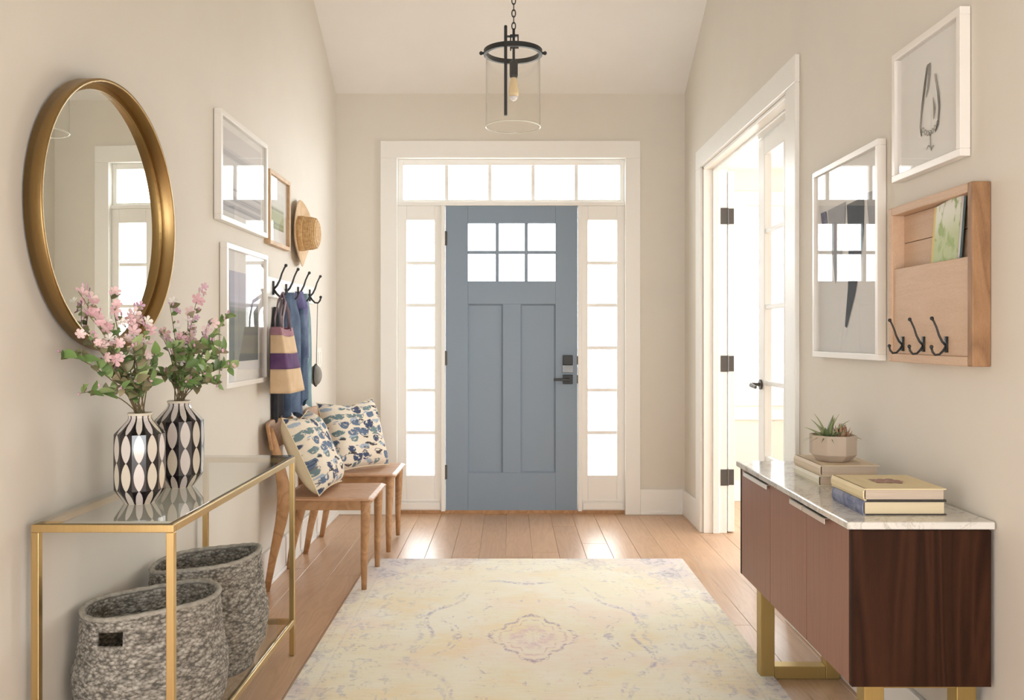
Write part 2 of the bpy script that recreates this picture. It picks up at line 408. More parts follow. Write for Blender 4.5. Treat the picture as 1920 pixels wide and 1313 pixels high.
# the blue front door
d1 = thing('door_1', (CX, YB+.02, 0), 'slate blue craftsman front door with six small panes over two tall panels', 'door', kind='structure')
LX = [-.291, -.091, .109, .309]; LZ = [1.592, 1.79, 1.988]
y0, y1 = YB+.02, YB+.064
s_ = box(DX0, LX[0], y0, y1, DZ0, DZ1).box(LX[-1], DX1, y0, y1, DZ0, DZ1).box(LX[0], LX[-1], y0, y1, LZ[-1], DZ1)
PZ0, PZ1 = .279, 1.435; PA = (-.291, -.052); PB = (.070, .309)
s_.box(LX[0], LX[-1], y0, y1, PZ1, LZ[0]).box(LX[0], LX[-1], y0, y1, DZ0, PZ0).box(PA[1], PB[0], y0, y1, PZ0, PZ1)
s_.build('door_leaf', M['door_blue'], d1, bevel=.002)
for a, b in (PA, PB):
    p = box(a-.002, b+.002, y0+.014, y1-.01, PZ0-.002, PZ1+.002).build('door_panel', M['door_blue'], d1)
    e = .010
    m = MB()
    for q in (((a,PZ0),(b,PZ0),(b-e,PZ0+e),(a+e,PZ0+e)), ((a,PZ1),(b,PZ1),(b-e,PZ1-e),(a+e,PZ1-e)),
              ((a,PZ0),(a,PZ1),(a+e,PZ1-e),(a+e,PZ0+e)), ((b,PZ0),(b,PZ1),(b-e,PZ1-e),(b-e,PZ0+e))):
        (q0, q1, q2, q3) = q
        m.add([(q0[0],y0+.001,q0[1]),(q1[0],y0+.001,q1[1]),(q2[0],y0+.014,q2[1]),(q3[0],y0+.014,q3[1]),(q0[0],y0+.02,q0[1]),(q1[0],y0+.02,q1[1])],
              [(0,1,2,3),(0,1,5,4),(4,5,2,3)])
    m.build('panel_bead', M['door_blue'], p)
for xx in LX[1:-1]: box(xx-.012, xx+.012, y0+.004, y1-.004, LZ[0], LZ[-1]).build('muntin', M['door_blue'], d1, bevel=.003)
box(LX[0], LX[-1], y0+.005, y1-.005, LZ[1]-.011, LZ[1]+.011).build('muntin', M['door_blue'], d1, bevel=.003)
for i in range(3):
    for k in range(2): box(LX[i], LX[i+1], y0+.022, y0+.026, LZ[k], LZ[k+1]).build('pane', M['pane_glass'], d1)
for z in (1.885, 1.065, .285):
    h = MB().tube([(DX0-.006, y0-.006, z-.05), (DX0-.006, y0-.006, z+.05)], .008, 10).box(DX0-.004, DX0+.012, y0-.003, y0, z-.048, z+.048)
    h.build('hinge', M['bronze'], d1)
hx = .392
k = box(hx-.034, hx+.034, y0-.022, y0, 1.018, 1.085).build('deadbolt', M['iron'], d1, bevel=.004); 
tag(box(hx-.038, hx+.038, y0-.008, y0, .965, 1.018).build('lock_plate', M['steel'], d1, bevel=.003), 'lighter satin plate between lock and lever')
lv = box(hx-.034, hx+.034, y0-.016, y0, .888, .952).build('lever_plate', M['iron'], d1, bevel=.003)
MB().tube([(hx, y0-.016, .92), (hx, y0-.045, .92)], .011, 12).box(hx-.098, hx+.012, y0-.056, y0-.042, .911, .929).build('door_lever', M['iron'], lv, bevel=.003)
for z in (1.05, .92): box(DX1-.004, DX1+.004, y0-.003, y0+.01, z-.028, z+.028).build('strike_plate', M['bronze'], d1)

# right-hand casing and jamb
t2 = thing('trim_2', (XW, (DY0+DY1)/2, 0), 'white casing and jamb round the double glazed doors', 'door casing', kind='structure')
KO0, KO1, KZ = 3.594, 5.53, 2.375
for b in (box(XW-.02, XW, KO0, DY0, 0, DZ), box(XW-.02, XW, DY1, KO1, 0, DZ), box(XW-.02, XW, KO0, KO1, DZ, KZ)):
    b.build('casing_board', M['trim'], t2, bevel=.004)
for b in (box(XW+TW, XW+TW+.02, KO0, DY0, 0, DZ), box(XW+TW, XW+TW+.02, DY1+.07, KO1+.05, 0, DZ), box(XW+TW, XW+TW+.02, KO0, KO1, DZ+.02, KZ)):
    b.build('casing_board', M['trim'], t2, bevel=.004)
J = .018
box(XW, XW+TW, DY1-J, DY1, 0, DZ).box(XW, XW+TW, DY0, DY0+J, 0, DZ).box(XW, XW+TW, DY0, DY1, DZ-J, DZ).build('jamb', M['trim'], t2, bevel=.003)
box(XW+.055, XW+.095, DY1-J-.012, DY1-J, 0, DZ-J).box(XW+.055, XW+.095, DY0+J, DY0+J+.012, 0, DZ-J).box(XW+.055, XW+.095, DY0+J, DY1-J, DZ-J-.012, DZ-J).build('door_stop', M['trim'], t2, bevel=.003)

def leaf_door(name, label, hinge_pt, ang, hinge_edge):
    """built closed: lies along -y from its hinge edge at the origin corner, then turned"""
    w, th, H = .817, .040, DZ-J-.008
    root = thing(name, (0, 0, 0), label, 'door', kind='structure')
    zs = [.20+i*.3875 for i in range(6)]; zs[-1] = 2.138
    # coordinates: u along -y from the hinge, x thickness
    def bx(u0, u1, x0, x1, z0, z1): return box(x0, x1, -u1, -u0, z0, z1)
    us = [.105, .4085, .712]
    f = bx(0, us[0], 0, th, .006, H).box(0, th, -w, -us[2], .006, H).box(0, th, -us[2], -us[0], .006, zs[0]).box(0, th, -us[2], -us[0], zs[-1], H)
    f.build('door_frame', M['trim'], root, bevel=.003)
    bx(us[1]-.012, us[1]+.012, .006, th-.006, zs[0], zs[-1]).build('muntin', M['trim'], root, bevel=.003)
    for z in zs[1:-1]: bx(us[0], us[2], .007, th-.007, z-.012, z+.012).build('muntin', M['trim'], root, bevel=.003)
    for i in range(2):
        for k in range(5): bx(us[i]-.003, us[i+1]+.003, th/2-.002, th/2+.002, zs[k], zs[k+1]).build('pane', M['pane_glass'], root)
    for z in (.344, 1.045, 1.955):
        b = MB().tube([(th+.004, .006, z-.05), (th+.004, .006, z+.05)], .0085, 10)
        b.box(.003, th, -.001, .0028, z-.048, z+.048)
        b.build('hinge', M['bronze'], root)
    if name == 'door_2':
        # lever on the free edge, room side is -x
        lp = MB().lathe([(.026, 0), (.026, .006), (.02, .010)], 20, (-.010, -w+.055, .965), axis='x').build('rose', M['bronze'], root)
        MB().tube([(-.008, -w+.055, .965), (-.052, -w+.055, .965), (-.058, -w+.07, .962), (-.056, -w+.15, .955)], [.009, .009, .010, .008], 10).build('door_lever', M['bronze'], lp)
        MB().tube([(th+.004, -w+.055, .965), (th+.05, -w+.055, .965), (th+.056, -w+.07, .962), (th+.052, -w+.15, .955)], [.009, .009, .010, .008], 10).build('door_lever', M['bronze'], root)
    root.location = hinge_pt; root.rotation_euler = (0, 0, ang)
    return root
# near leaf closed: hinged on the near jamb (mirrored by a half turn), far leaf folded back against the side-room wall
d2 = leaf_door('door_2', 'closed white glazed door leaf of the double doors with a dark lever', (XW+TW-.040, DY1-J-.003-.0, 0), 0, 0)
for ch in [o for o in C.objects if o.parent == d2]:
    def mir(o):
        for q in o.data.vertices: q.co.y = -q.co.y
        o.data.flip_normals(); o.location.y = -o.location.y
        for c2 in [p for p in C.objects if p.parent == o]: mir(c2)
    mir(ch)
d2.location = (XW+TW-.040, DY0+J+.003, 0)
d3 = leaf_door('door_3', 'white glazed door leaf swung right back, three dark hinges at its edge', (XW+TW+.004+.044, DY1-.005, 0), R(180), 0)
# hinge leaves on the far jamb
for z in (.344, 1.045, 1.955): box(XW+TW-.040, XW+TW-.001, DY1-J-.0035, DY1-J, z-.05, z+.05).build('hinge_plate', M['bronze'], t2)

# side-room window
wx = [WX0+.07+i*(WX1-WX0-.14)/2 for i in range(3)]
w4 = glazed('window_4', 'bright side room window beyond the open double door', 'window', wx, [WZ0+.06, 1.74, WZ1-.06], (WX0, WX1), (WZ0, WZ1), FY+.02, FY+.09, FY+.05, M['trim'], mw=.016)
box(WX0-.1, WX0, FY-.02, FY, WZ0-.01, WZ1).build('window_casing', M['trim'], w4, bevel=.003)
box(WX1, WX1+.1, FY-.02, FY, WZ0-.01, WZ1).build('window_casing', M['trim'], w4, bevel=.003)
box(WX0-.1, WX1+.1, FY-.02, FY, WZ1, WZ1+.1).build('window_casing', M['trim'], w4, bevel=.003)
box(WX0-.12, WX1+.12, FY-.05, FY+.02, WZ0-.035, WZ0-.005).build('window_sill', M['trim'], w4, bevel=.004)
box(WX0-.1, WX1+.1, FY-.02, FY, WZ0-.14, WZ0-.035).build('apron', M['trim'], w4, bevel=.003)
# ------------------------------------------------------------------ fabrics and prints
def mat_rug():
    t = NT('faded_rug_pile'); v = t.coord(); X, Y, Z = t.sep(v)
    u = t.math('DIVIDE', X, .84); w = t.math('DIVIDE', Y, 1.23)
    au = t.math('ABSOLUTE', u); aw = t.math('ABSOLUTE', w)
    n1 = t.noise(v, 2.4, 3, .55); n2 = t.noise(t.mapping(v, (1, 1, 1), (5, 3, 0)), 3.1, 3, .55); n3 = t.noise(t.mapping(v, (1, 1, 1), (1, 9, 0)), 2.2, 3, .55)
    fine = t.noise(v, 42, 4, .7); wear = t.noise(t.mapping(v, (2.2, 60, 1)), 3, 4, .7)
    c = t.mix(t.smooth(n1, .42, .62), (.81, .76, .59), (.83, .80, .69))
    c = t.mix(t.math('MULTIPLY', t.smooth(n2, .48, .66), .6), c, (.82, .66, .40))
    c = t.mix(t.math('MULTIPLY', t.smooth(n3, .50, .68), .45), c, (.82, .60, .50))
    # soft symmetric tints: mauve corners, grey-blue border
    edge = t.math('MAXIMUM', au, aw)
    sp = t.math('ADD', t.math('POWER', au, 2.0), t.math('POWER', aw, 2.0))
    spn = t.math('ADD', sp, t.math('MULTIPLY', t.math('SUBTRACT', n2, .5), 1.2))
    c = t.mix(t.math('MULTIPLY', t.smooth(spn, .95, 1.45), .5), c, (.62, .52, .58))
    sym = t.comb(au, aw, 0.0)
    orn = t.noise(sym, 15, 4, .62, .9); orn2 = t.voronoi(sym, 12); orn3 = t.noise(sym, 34, 3, .6, 1.2)
    def ink(c, mask, col, k):
        mk = t.math('MULTIPLY', t.math('MULTIPLY', mask, t.smooth(fine, .36, .56)), k)
        return t.mix(mk, c, col)
    # centre medallion: scalloped diamond rings
    ang = t.math('ARCTAN2', w, u)
    dia = t.math('ADD', t.math('MULTIPLY', au, 1.0), t.math('MULTIPLY', aw, .95))
    dia = t.math('ADD', dia, t.math('MULTIPLY', t.math('COSINE', t.math('MULTIPLY', ang, 12.0)), .014))
    brk = t.smooth(orn3, .36, .55)
    c = ink(c, t.math('MULTIPLY', t.band(dia, .225, .012, .010), brk), (.34, .25, .35), .95)
    c = ink(c, t.band(dia, .175, .006, .008), (.56, .36, .40), .7)
    c = ink(c, t.band(dia, .09, .030, .02), (.70, .48, .50), .6)
    c = ink(c, t.math('MULTIPLY', t.math('SUBTRACT', 1.0, t.smooth(dia, .05, .16)), t.smooth(orn3, .45, .58)), (.52, .42, .52), .6)
    # lobed oval round the field
    ov = t.math('SQRT', t.math('ADD', t.math('MULTIPLY', t.math('POWER', au, 2.0), 2.4), t.math('MULTIPLY', t.math('POWER', aw, 2.0), 1.5)))
    ov = t.math('ADD', ov, t.math('MULTIPLY', t.math('COSINE', t.math('MULTIPLY', ang, 8.0)), .06))
    ovb = t.math('MULTIPLY', t.math('MULTIPLY', t.band(ov, .80, .016, .012), brk), t.smooth(n1, .42, .56))
    c = ink(c, ovb, (.36, .33, .47), .9)
    c = ink(c, t.math('MULTIPLY', t.band(ov, .86, .05, .03), t.smooth(orn, .53, .62)), (.45, .46, .52), .55)
    c = ink(c, t.math('MULTIPLY', t.band(ov, .56, .10, .05), t.math('MULTIPLY', t.smooth(orn, .57, .64), t.smooth(orn2, .0, .4))), (.42, .38, .48), .75)
    c = ink(c, t.math('MULTIPLY', t.band(ov, .42, .07, .05), t.smooth(orn3, .56, .66)), (.80, .52, .42), .5)
    # corner sprays and border lines, with darker lilac-grey patches
    pat = t.math('MULTIPLY', t.smooth(sp, .75, 1.25), t.smooth(t.noise(sym, 4.2, 3, .6), .46, .60))
    c = t.mix(t.math('MULTIPLY', pat, .5), c, (.54, .46, .55))
    c = ink(c, t.math('MULTIPLY', pat, t.smooth(orn, .46, .56)), (.25, .23, .34), .9)
    c = ink(c, t.math('MULTIPLY', t.smooth(ov, .95, 1.05), t.smooth(orn, .55, .63)), (.38, .37, .46), .5)
    c = ink(c, t.math('MULTIPLY', t.smooth(ov, .95, 1.1), t.smooth(orn3, .57, .65)), (.46, .50, .46), .5)
    c = ink(c, t.band(edge, .90, .005, .005), (.50, .46, .48), .4)
    c = ink(c, t.band(edge, .965, .005, .005), (.58, .50, .48), .4)
    yarn = t.noise(t.mapping(v, (9, 150, 1)), 2.0, 4, .75)
    c = t.mix(t.math('MULTIPLY', t.smooth(yarn, .52, .72), .5), c, (.66, .56, .40))
    c = t.mix(t.math('MULTIPLY', t.smooth(t.noise(t.mapping(v, (9, 150, 1), (3, 2, 0)), 2.0, 4, .75), .55, .75), .4), c, (.60, .54, .56))
    # horizontal weave wear, then paler towards the door end
    c = t.mix(t.math('MULTIPLY', t.smooth(wear, .46, .62), .42), c, (.87, .85, .79))
    pale = t.smooth(t.math('ADD', t.math('MULTIPLY', n3, .8), t.math('MULTIPLY', w, .35)), .35, .75)
    c = t.mix(t.math('MULTIPLY', pale, .22), c, (.86, .85, .80))
    h = t.math('ADD', t.math('SINE', t.math('MULTIPLY', Y, 420)), t.math('MULTIPLY', fine, 2))
    return t.bsdf(c, .95, normal=t.bump(h, .12, .001))
M['rug'] = mat_rug()

def mat_weave():
    t = NT('grey_seagrass_weave'); uv = t.coord('UV'); v = t.coord(); U, V, _ = t.sep(uv)
    row = t.math('MULTIPLY', V, 40.0); odd = t.math('MULTIPLY', t.math('MODULO', t.math('FLOOR', row), 2.0), .5)
    q = t.comb(t.math('ADD', t.math('MULTIPLY', U, 84.0), odd), t.math('ADD', row, t.math('MULTIPLY', t.noise(v, 9, 2), 1.6)), 0.0)
    vo = t.node('ShaderNodeTexVoronoi', feature='F1'); t.link(q, vo.inputs['Vector']); vo.inputs['Scale'].default_value = 1.0; vo.inputs['Randomness'].default_value = .75
    d = vo.outputs['Distance']; rc = t.sep(vo.outputs['Color'])[0]
    n = t.noise(v, 120, 3, .7); f = t.math('ADD', t.math('ADD', t.math('MULTIPLY', d, -.75), t.math('MULTIPLY', rc, .30)), t.math('ADD', t.math('MULTIPLY', n, .45), .32))
    c = t.ramp(f, [(.05, (.10, .092, .078)), (.28, (.24, .222, .193)), (.50, (.39, .365, .322)), (.85, (.58, .555, .50))])
    return t.bsdf(c, .9, normal=t.bump(f, .9, .006))
M['weave'] = mat_weave()

def mat_vase():
    t = NT('black_white_lens_glaze'); uv = t.coord('UV'); U, V, _ = t.sep(uv)
    fu = t.math('ABSOLUTE', t.math('SUBTRACT', t.math('FRACT', t.math('MULTIPLY', U, 12.0)), .5))
    fv = t.math('SUBTRACT', t.math('FRACT', V), .5)
    edge = t.math('MULTIPLY', t.math('POWER', t.math('COSINE', t.math('MULTIPLY', fv, math.pi)), .62), .40)
    m = t.smooth(t.math('SUBTRACT', edge, fu), 0.0, .03)
    hue = t.node('ShaderNodeTexWhiteNoise'); t.link(t.comb(t.math('FLOOR', t.math('MULTIPLY', U, 12.0)), t.math('FLOOR', V), 0.0), hue.inputs['Vector'])
    cr = t.mix(hue.outputs['Value'], (.66, .60, .48), (.62, .58, .60))
    return t.bsdf(t.mix(m, (.012, .009, .012), cr), .16, Coat_Weight=.5)
M['vase'] = mat_vase()

def mat_pillow():
    t = NT('blue_brushmark_linen'); uv = t.coord('UV'); U, V, _ = t.sep(uv); v = t.coord()
    warp = t.noise(uv, 6, 2)
    vv = t.math('ADD', t.math('MULTIPLY', V, 8.5), t.math('MULTIPLY', warp, .9))
    row = t.math('FLOOR', vv); fr = t.math('FRACT', vv)
    sh = t.math('MULTIPLY', row, .37)
    def blobs(nu, off, rx, ry):
        uu = t.math('ADD', t.math('MULTIPLY', U, nu), t.math('ADD', sh, off))
        vo = t.node('ShaderNodeTexVoronoi', feature='F1'); t.link(t.comb(uu, t.math('ADD', t.math('MULTIPLY', row, 3.0), t.math('MULTIPLY', t.math('SUBTRACT', fr, .5), ry)), off), vo.inputs['Vector'])
        vo.inputs['Scale'].default_value = 1.0; vo.inputs['Randomness'].default_value = .55
        return vo.outputs['Distance'], vo.outputs['Color']
    d, col = blobs(5.2, .3, 1, .78); rr = t.sep(col)
    c = t.mix(t.noise(v, 60, 3), (.70, .61, .49), (.80, .73, .62))
    size = t.math('ADD', .28, t.math('MULTIPLY', rr[0], .26))
    m = t.math('SUBTRACT', 1.0, t.smooth(t.math('SUBTRACT', d, size), -.03, .03))
    m = t.math('MULTIPLY', m, t.smooth(t.noise(uv, 22, 3), .34, .46))
    blob = t.ramp(rr[1], [(0, (.045, .065, .13)), (.26, (.11, .16, .25)), (.46, (.15, .22, .24)), (.66, (.34, .41, .50)), (.82, (.045, .04, .045)), (1, (.30, .30, .20))], 'CONSTANT')
    c = t.mix(m, c, blob)
    d2, col2 = blobs(5.2, 5.1, 1, 1.3); r2 = t.sep(col2)
    m2 = t.math('MULTIPLY', t.band(d2, .30, .045, .03), t.math('GREATER_THAN', r2[0], .45))
    c = t.mix(t.math('MULTIPLY', m2, .8), c, (.05, .06, .10))
    return t.bsdf(c, .9, normal=t.bump(t.noise(v, 300, 2), .25, .001))
M['pillow'] = mat_pillow()
M['pillow_back'] = paint('plain_cream_linen', (.74, .64, .45), .9, .06, 8, 400, .3)

def cloth(name, c1, c2, scale=6, bs=300, rough=.9):
    t = NT(name); v = t.coord()
    c = t.mix(t.smooth(t.noise(v, scale, 4, .6, .5), .35, .65), c1, c2)
    return t.bsdf(c, rough, normal=t.bump(t.noise(v, bs, 3), .3, .001))
M['denim'] = cloth('blue_denim', (.055, .085, .15), (.13, .185, .28), 5)
M['violet'] = cloth('violet_blue_cloth', (.11, .10, .24), (.20, .20, .36), 5)
M['teal'] = cloth('grey_teal_cloth', (.11, .19, .22), (.22, .32, .35), 6)
M['dark_cloth'] = cloth('black_cloth', (.012, .012, .016), (.03, .03, .035), 6)
M['canvas'] = cloth('tan_canvas', (.60, .42, .25), (.68, .50, .32), 7, 260)
M['plum'] = cloth('plum_canvas', (.085, .035, .115), (.13, .06, .16), 8, 260)
M['plum_pale'] = cloth('faded_plum_canvas', (.28, .13, .17), (.38, .20, .24), 8, 260)
M['strap'] = cloth('mauve_webbing', (.22, .16, .20), (.36, .29, .32), 10, 260)
M['grey_felt'] = cloth('grey_felt', (.18, .17, .155), (.30, .28, .25), 8)

def mat_straw():
    t = NT('straw_braid'); v = t.coord(); X, Y, Z = t.sep(v)
    rad = t.math('SQRT', t.math('ADD', t.math('POWER', Y, 2.0), t.math('POWER', Z, 2.0)))
    b = t.math('SINE', t.math('MULTIPLY', t.math('ADD', rad, X), 900)); n = t.noise(v, 60, 3)
    f = t.math('ADD', t.math('MULTIPLY', b, .2), n)
    return t.bsdf(t.ramp(f, [(.2, (.36, .20, .075)), (.55, (.54, .34, .15)), (.85, (.68, .48, .26))]), .75, normal=t.bump(f, .5, .002))
M['straw'] = mat_straw()
M['straw_pale'] = cloth('pale_straw_brim', (.60, .42, .25), (.70, .52, .35), 12)

def mat_marble():
    t = NT('veined_marble'); v = t.coord()
    w = t.noise(v, 4, 5, .6, .6, True)
    ad = t.node('ShaderNodeVectorMath', operation='MULTIPLY_ADD'); t.link(w, ad.inputs[0]); ad.inputs[1].default_value = (.28, .28, .28); t.link(v, ad.inputs[2])
    q = t.mapping(ad.outputs[0], (1.0, .9, 1.0), (0, 0, 0), (0, 0, R(38)))
    s1 = t.noise(t.mapping(q, (9, 2, 4)), 1.6, 6, .62); v1 = t.band(s1, .5, .016, .014)
    s2 = t.noise(t.mapping(q, (14, 3, 6), (3, 5, 0)), 2.2, 5, .6); v2 = t.band(s2, .48, .010, .012)
    c = t.mix(t.noise(v, 3.5, 4), (.74, .72, .67), (.60, .59, .56))
    c = t.mix(t.math('MULTIPLY', v1, .5), c, (.32, .30, .27))
    c = t.mix(t.math('MULTIPLY', v2, .35), c, (.40, .36, .31))
    return t.bsdf(c, .10)
M['marble'] = mat_marble()
M['concrete'] = paint('warm_concrete', (.46, .375, .30), .75, .08, 14, 120, .2)
M['soil'] = paint('dry_soil', (.10, .06, .04), .95, .3, 60)

def mat_leaf(name, c1, c2, c3):
    t = NT(name); v = t.coord(); r = t.rand()
    c = t.ramp(r, [(0, c1), (.5, c2), (1, c3)]); c = t.mix(t.math('MULTIPLY', t.noise(v, 40, 2), .35), c, c3)
    return t.bsdf(c, .45, Subsurface_Weight=0.0)
M['leaf'] = mat_leaf('green_leaf', (.05, .13, .03), (.13, .25, .06), (.36, .44, .20))
M['leaf_dark'] = mat_leaf('olive_leaf', (.07, .09, .03), (.16, .165, .07), (.34, .28, .18))
M['stem'] = paint('twig', (.15, .115, .06), .7)
M['petal_pink'] = mat_leaf('pink_petal', (.66, .36, .42), (.74, .50, .52), (.80, .64, .62))
M['petal_white'] = mat_leaf('cream_petal', (.80, .76, .70), (.82, .78, .74), (.84, .80, .74))
M['petal_mauve'] = mat_leaf('mauve_petal', (.50, .26, .42), (.60, .36, .50), (.70, .46, .52))
M['aloe'] = mat_leaf('aloe_green', (.12, .17, .07), (.20, .25, .11), (.30, .33, .17))
M['succulent'] = mat_leaf('rusty_rosette', (.24, .12, .065), (.36, .20, .12), (.42, .28, .18))

def mat_print(name, fn):
    t = NT(name); uv = t.coord('UV'); U, V, _ = t.sep(uv); return t.bsdf(fn(t, uv, U, V), .8)
def art_landscape(t, uv, U, V):
    n = t.noise(t.mapping(uv, (3, 6, 1)), 3, 5, .65, .8); n2 = t.noise(t.mapping(uv, (9, 3, 1)), 2.5, 4, .6)
    c = t.mix(t.smooth(V, .35, .9), (.66, .66, .68), (.74, .72, .72))
    lo = t.math('SUBTRACT', 1.0, t.smooth(V, .30, .42))
    c = t.mix(t.math('MULTIPLY', lo, t.smooth(n, .44, .60)), c, (.34, .35, .40))
    mid = t.band(V, .70, .05, .05); c = t.mix(t.math('MULTIPLY', mid, t.smooth(n2, .40, .58)), c, (.42, .42, .46))
    return c
def art_wash(t, uv, U, V):
    n = t.noise(t.mapping(uv, (5, 1.2, 1)), 2.2, 5, .62, 1.0); n2 = t.noise(t.mapping(uv, (2, 3, 1)), 2.4, 3)
    c = t.ramp(n, [(.25, (.20, .20, .36)), (.5, (.40, .40, .58)), (.7, (.60, .60, .72))])
    c = t.mix(t.math('MULTIPLY', t.smooth(V, .3, .95), .65), c, (.68, .69, .78))
    hill = t.smooth(t.math('SUBTRACT', t.math('MULTIPLY', U, .75), t.math('ADD', V, t.math('MULTIPLY', n2, .25))), -.02, .06)
    return t.mix(hill, c, t.mix(n2, (.12, .13, .20), (.26, .30, .20)))
def art_meadow(t, uv, U, V):
    n = t.noise(uv, 5, 4, .6, .6)
    c = t.mix(t.smooth(V, .4, .7), (.44, .50, .32), (.78, .79, .76))
    c = t.mix(t.math('MULTIPLY', t.smooth(n, .45, .62), t.math('SUBTRACT', 1.0, t.smooth(V, .45, .8))), c, (.20, .25, .17))
    return c
def art_card(t, uv, U, V):
    n = t.noise(uv, 4.5, 4, .6, .7)
    c = t.mix(t.smooth(V, .5, .95), (.50, .58, .36), (.76, .77, .72))
    c = t.mix(t.smooth(n, .5, .62), c, (.36, .47, .22)); return t.mix(t.band(U, .02, .06, .02), c, (.68, .55, .22))
M['art_landscape'] = mat_print('sketch_landscape_print', art_landscape)
M['art_wash'] = mat_print('lavender_wash_print', art_wash)
M['art_meadow'] = mat_print('meadow_print', art_meadow)
M['art_card'] = mat_print('garden_magazine_cover', art_card)
M['ink'] = paint('pencil_ink', (.30, .295, .27), .8, .3, 30)
M['ink_dark'] = paint('dark_leaf_ink', (.06, .065, .075), .8, .3, 20)
M['ink_pale'] = paint('grey_leaf_ink', (.42, .42, .44), .8, .15, 20)
M['ink_violet'] = paint('violet_leaf_ink', (.17, .16, .25), .8, .2, 20)
M['book_cream'] = paint('cream_book_cloth', (.72, .61, .38), .6, .06, 10, 200, .2)
M['book_blue'] = cloth('blue_marbled_book_cloth', (.13, .15, .25), (.28, .30, .40), 22)
M['book_tan'] = paint('tan_book_cloth', (.66, .55, .41), .6, .06, 10, 200, .2)
M['book_ivory'] = paint('ivory_book_cloth', (.72, .68, .56), .6, .05, 10, 200, .2)
M['book_dark'] = paint('dark_book_board', (.05, .045, .04), .6)
def mat_pages():
    t = NT('page_edges'); v = t.coord(); X, Y, Z = t.sep(v)
    f = t.noise(t.mapping(v, (2, 2, 900)), 1.0, 2)
    return t.bsdf(t.mix(f, (.55, .44, .28), (.76, .66, .47)), .9)
M['pages'] = mat_pages()
def mat_pages2():
    t = NT('grey_page_edges'); v = t.coord(); f = t.noise(t.mapping(v, (14, 14, 700)), 1.0, 2)
    return t.bsdf(t.mix(f, (.42, .34, .27), (.62, .52, .42)), .9)
M['pages_grey'] = mat_pages2()

# ------------------------------------------------------------------ rug
RC = (.09, 3.50)
tag(MB().grid(lambda u, v: (RC[0]-.84+1.68*u, RC[1]-1.23+2.46*v, .0065), 40, 40).build('area_rug', M['rug'], solid=.009, origin=(RC[0], RC[1], .0065)),
    'large faded cream rug with a worn medallion pattern on the oak floor', 'rug')

# ------------------------------------------------------------------ walnut cabinet
kb = thing('media_cabinet', (1.015, 2.66, 0), 'low walnut cabinet with a marble top on gold legs', 'cabinet')
KX, KX1, KY0, KY1, KB, KT = .852, 1.178, 2.142, 3.18, .352, .736
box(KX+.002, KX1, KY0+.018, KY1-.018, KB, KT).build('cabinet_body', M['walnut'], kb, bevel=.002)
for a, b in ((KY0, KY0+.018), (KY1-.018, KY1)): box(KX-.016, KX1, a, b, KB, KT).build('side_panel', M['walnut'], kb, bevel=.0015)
box(KX-.030, KX1+.006, KY0-.008, KY1+.008, KT+.003, KT+.022).build('marble_top', M['marble'], kb, bevel=.004, seg=3)
box(KX+.01, KX1-.01, KY0+.01, KY1-.01, KT, KT+.003).build('shadow_gap', M['book_dark'], kb)
yd = [KY0+.019, 2.470, 2.815, KY1-.019]
pulls = [(yd[0]+.13, yd[1]-.004), (yd[1]+.004, yd[1]+.11), (yd[2]-.004, yd[3]-.07)]
for i in range(3):
    d = box(KX-.016, KX, yd[i]+.0015, yd[i+1]-.0015, KB+.001, KT-.004).build('cabinet_door', M['walnut_front_lit'], kb, bevel=.0015)
    a, b = pulls[i]
    MB().box(KX-.030, KX-.001, a, b, KT-.004, KT-.0015).box(KX-.030, KX-.0275, a, b, KT-.017, KT-.0015).build('edge_pull', M['silver_pull'], d, bevel=.0007)
for y in (2.185, 3.09):
    w, x0, x1 = .050, .884, 1.165
    lg = box(x0, x0+.05, y, y+w, 0, KB).box(x1-.05, x1, y, y+w, 0, KB).box(x0+.05, x1-.05, y, y+w, 0, .045).box(x0+.05, x1-.05, y, y+w, KB-.02, KB)
    lg.build('leg_frame', M['gold_leg'], kb, bevel=.002)

# books, pot, plant on the cabinet
TOPZ = KT+.022
def book(name, x0, x1, y0, y1, z0, z1, cover, pages, label, rot=0, spine='x', print_fn=None, th=.003):
    """spine on the -x side; page edges show towards the camera"""
    r = thing(name, ((x0+x1)/2, (y0+y1)/2, z0), label, 'book')
    box(x0+.004, x1-.005, y0+.005, y1-.005, z0+th, z1-th).build('pages', pages, r)
    box(x0, x1, y0, y1, z0, z0+th).build('back_cover', cover if not isinstance(cover, tuple) else cover[1], r, bevel=.001)
    cv = box(x0, x1, y0, y1, z1-th, z1).build('front_cover', cover if not isinstance(cover, tuple) else cover[0], r, bevel=.001)
    h = (z1-z0)/2; zc_ = (z0+z1)/2
    pr = [(x0+.004, z0+th*.2), (x0-.002, z0+h*.5), (x0-.004, zc_), (x0-.002, z1-h*.5), (x0+.004, z1-th*.2)]
    sp = [(x0+.004+.0, z0), (x0-.001, z0), (x0-.005, z0+h*.6), (x0-.005, z1-h*.6), (x0-.001, z1), (x0+.004, z1), (x0+.004, z1-th), (x0-.001, z1-th-.001), (x0-.002, zc_), (x0-.001, z0+th+.001), (x0+.004, z0+th)]
    MB().prism(sp, 'y', y0, y1).build('spine', cover if not isinstance(cover, tuple) else cover[2], r)
    if print_fn: print_fn(cv, z1)
    r.rotation_euler.z = R(rot)
    return r
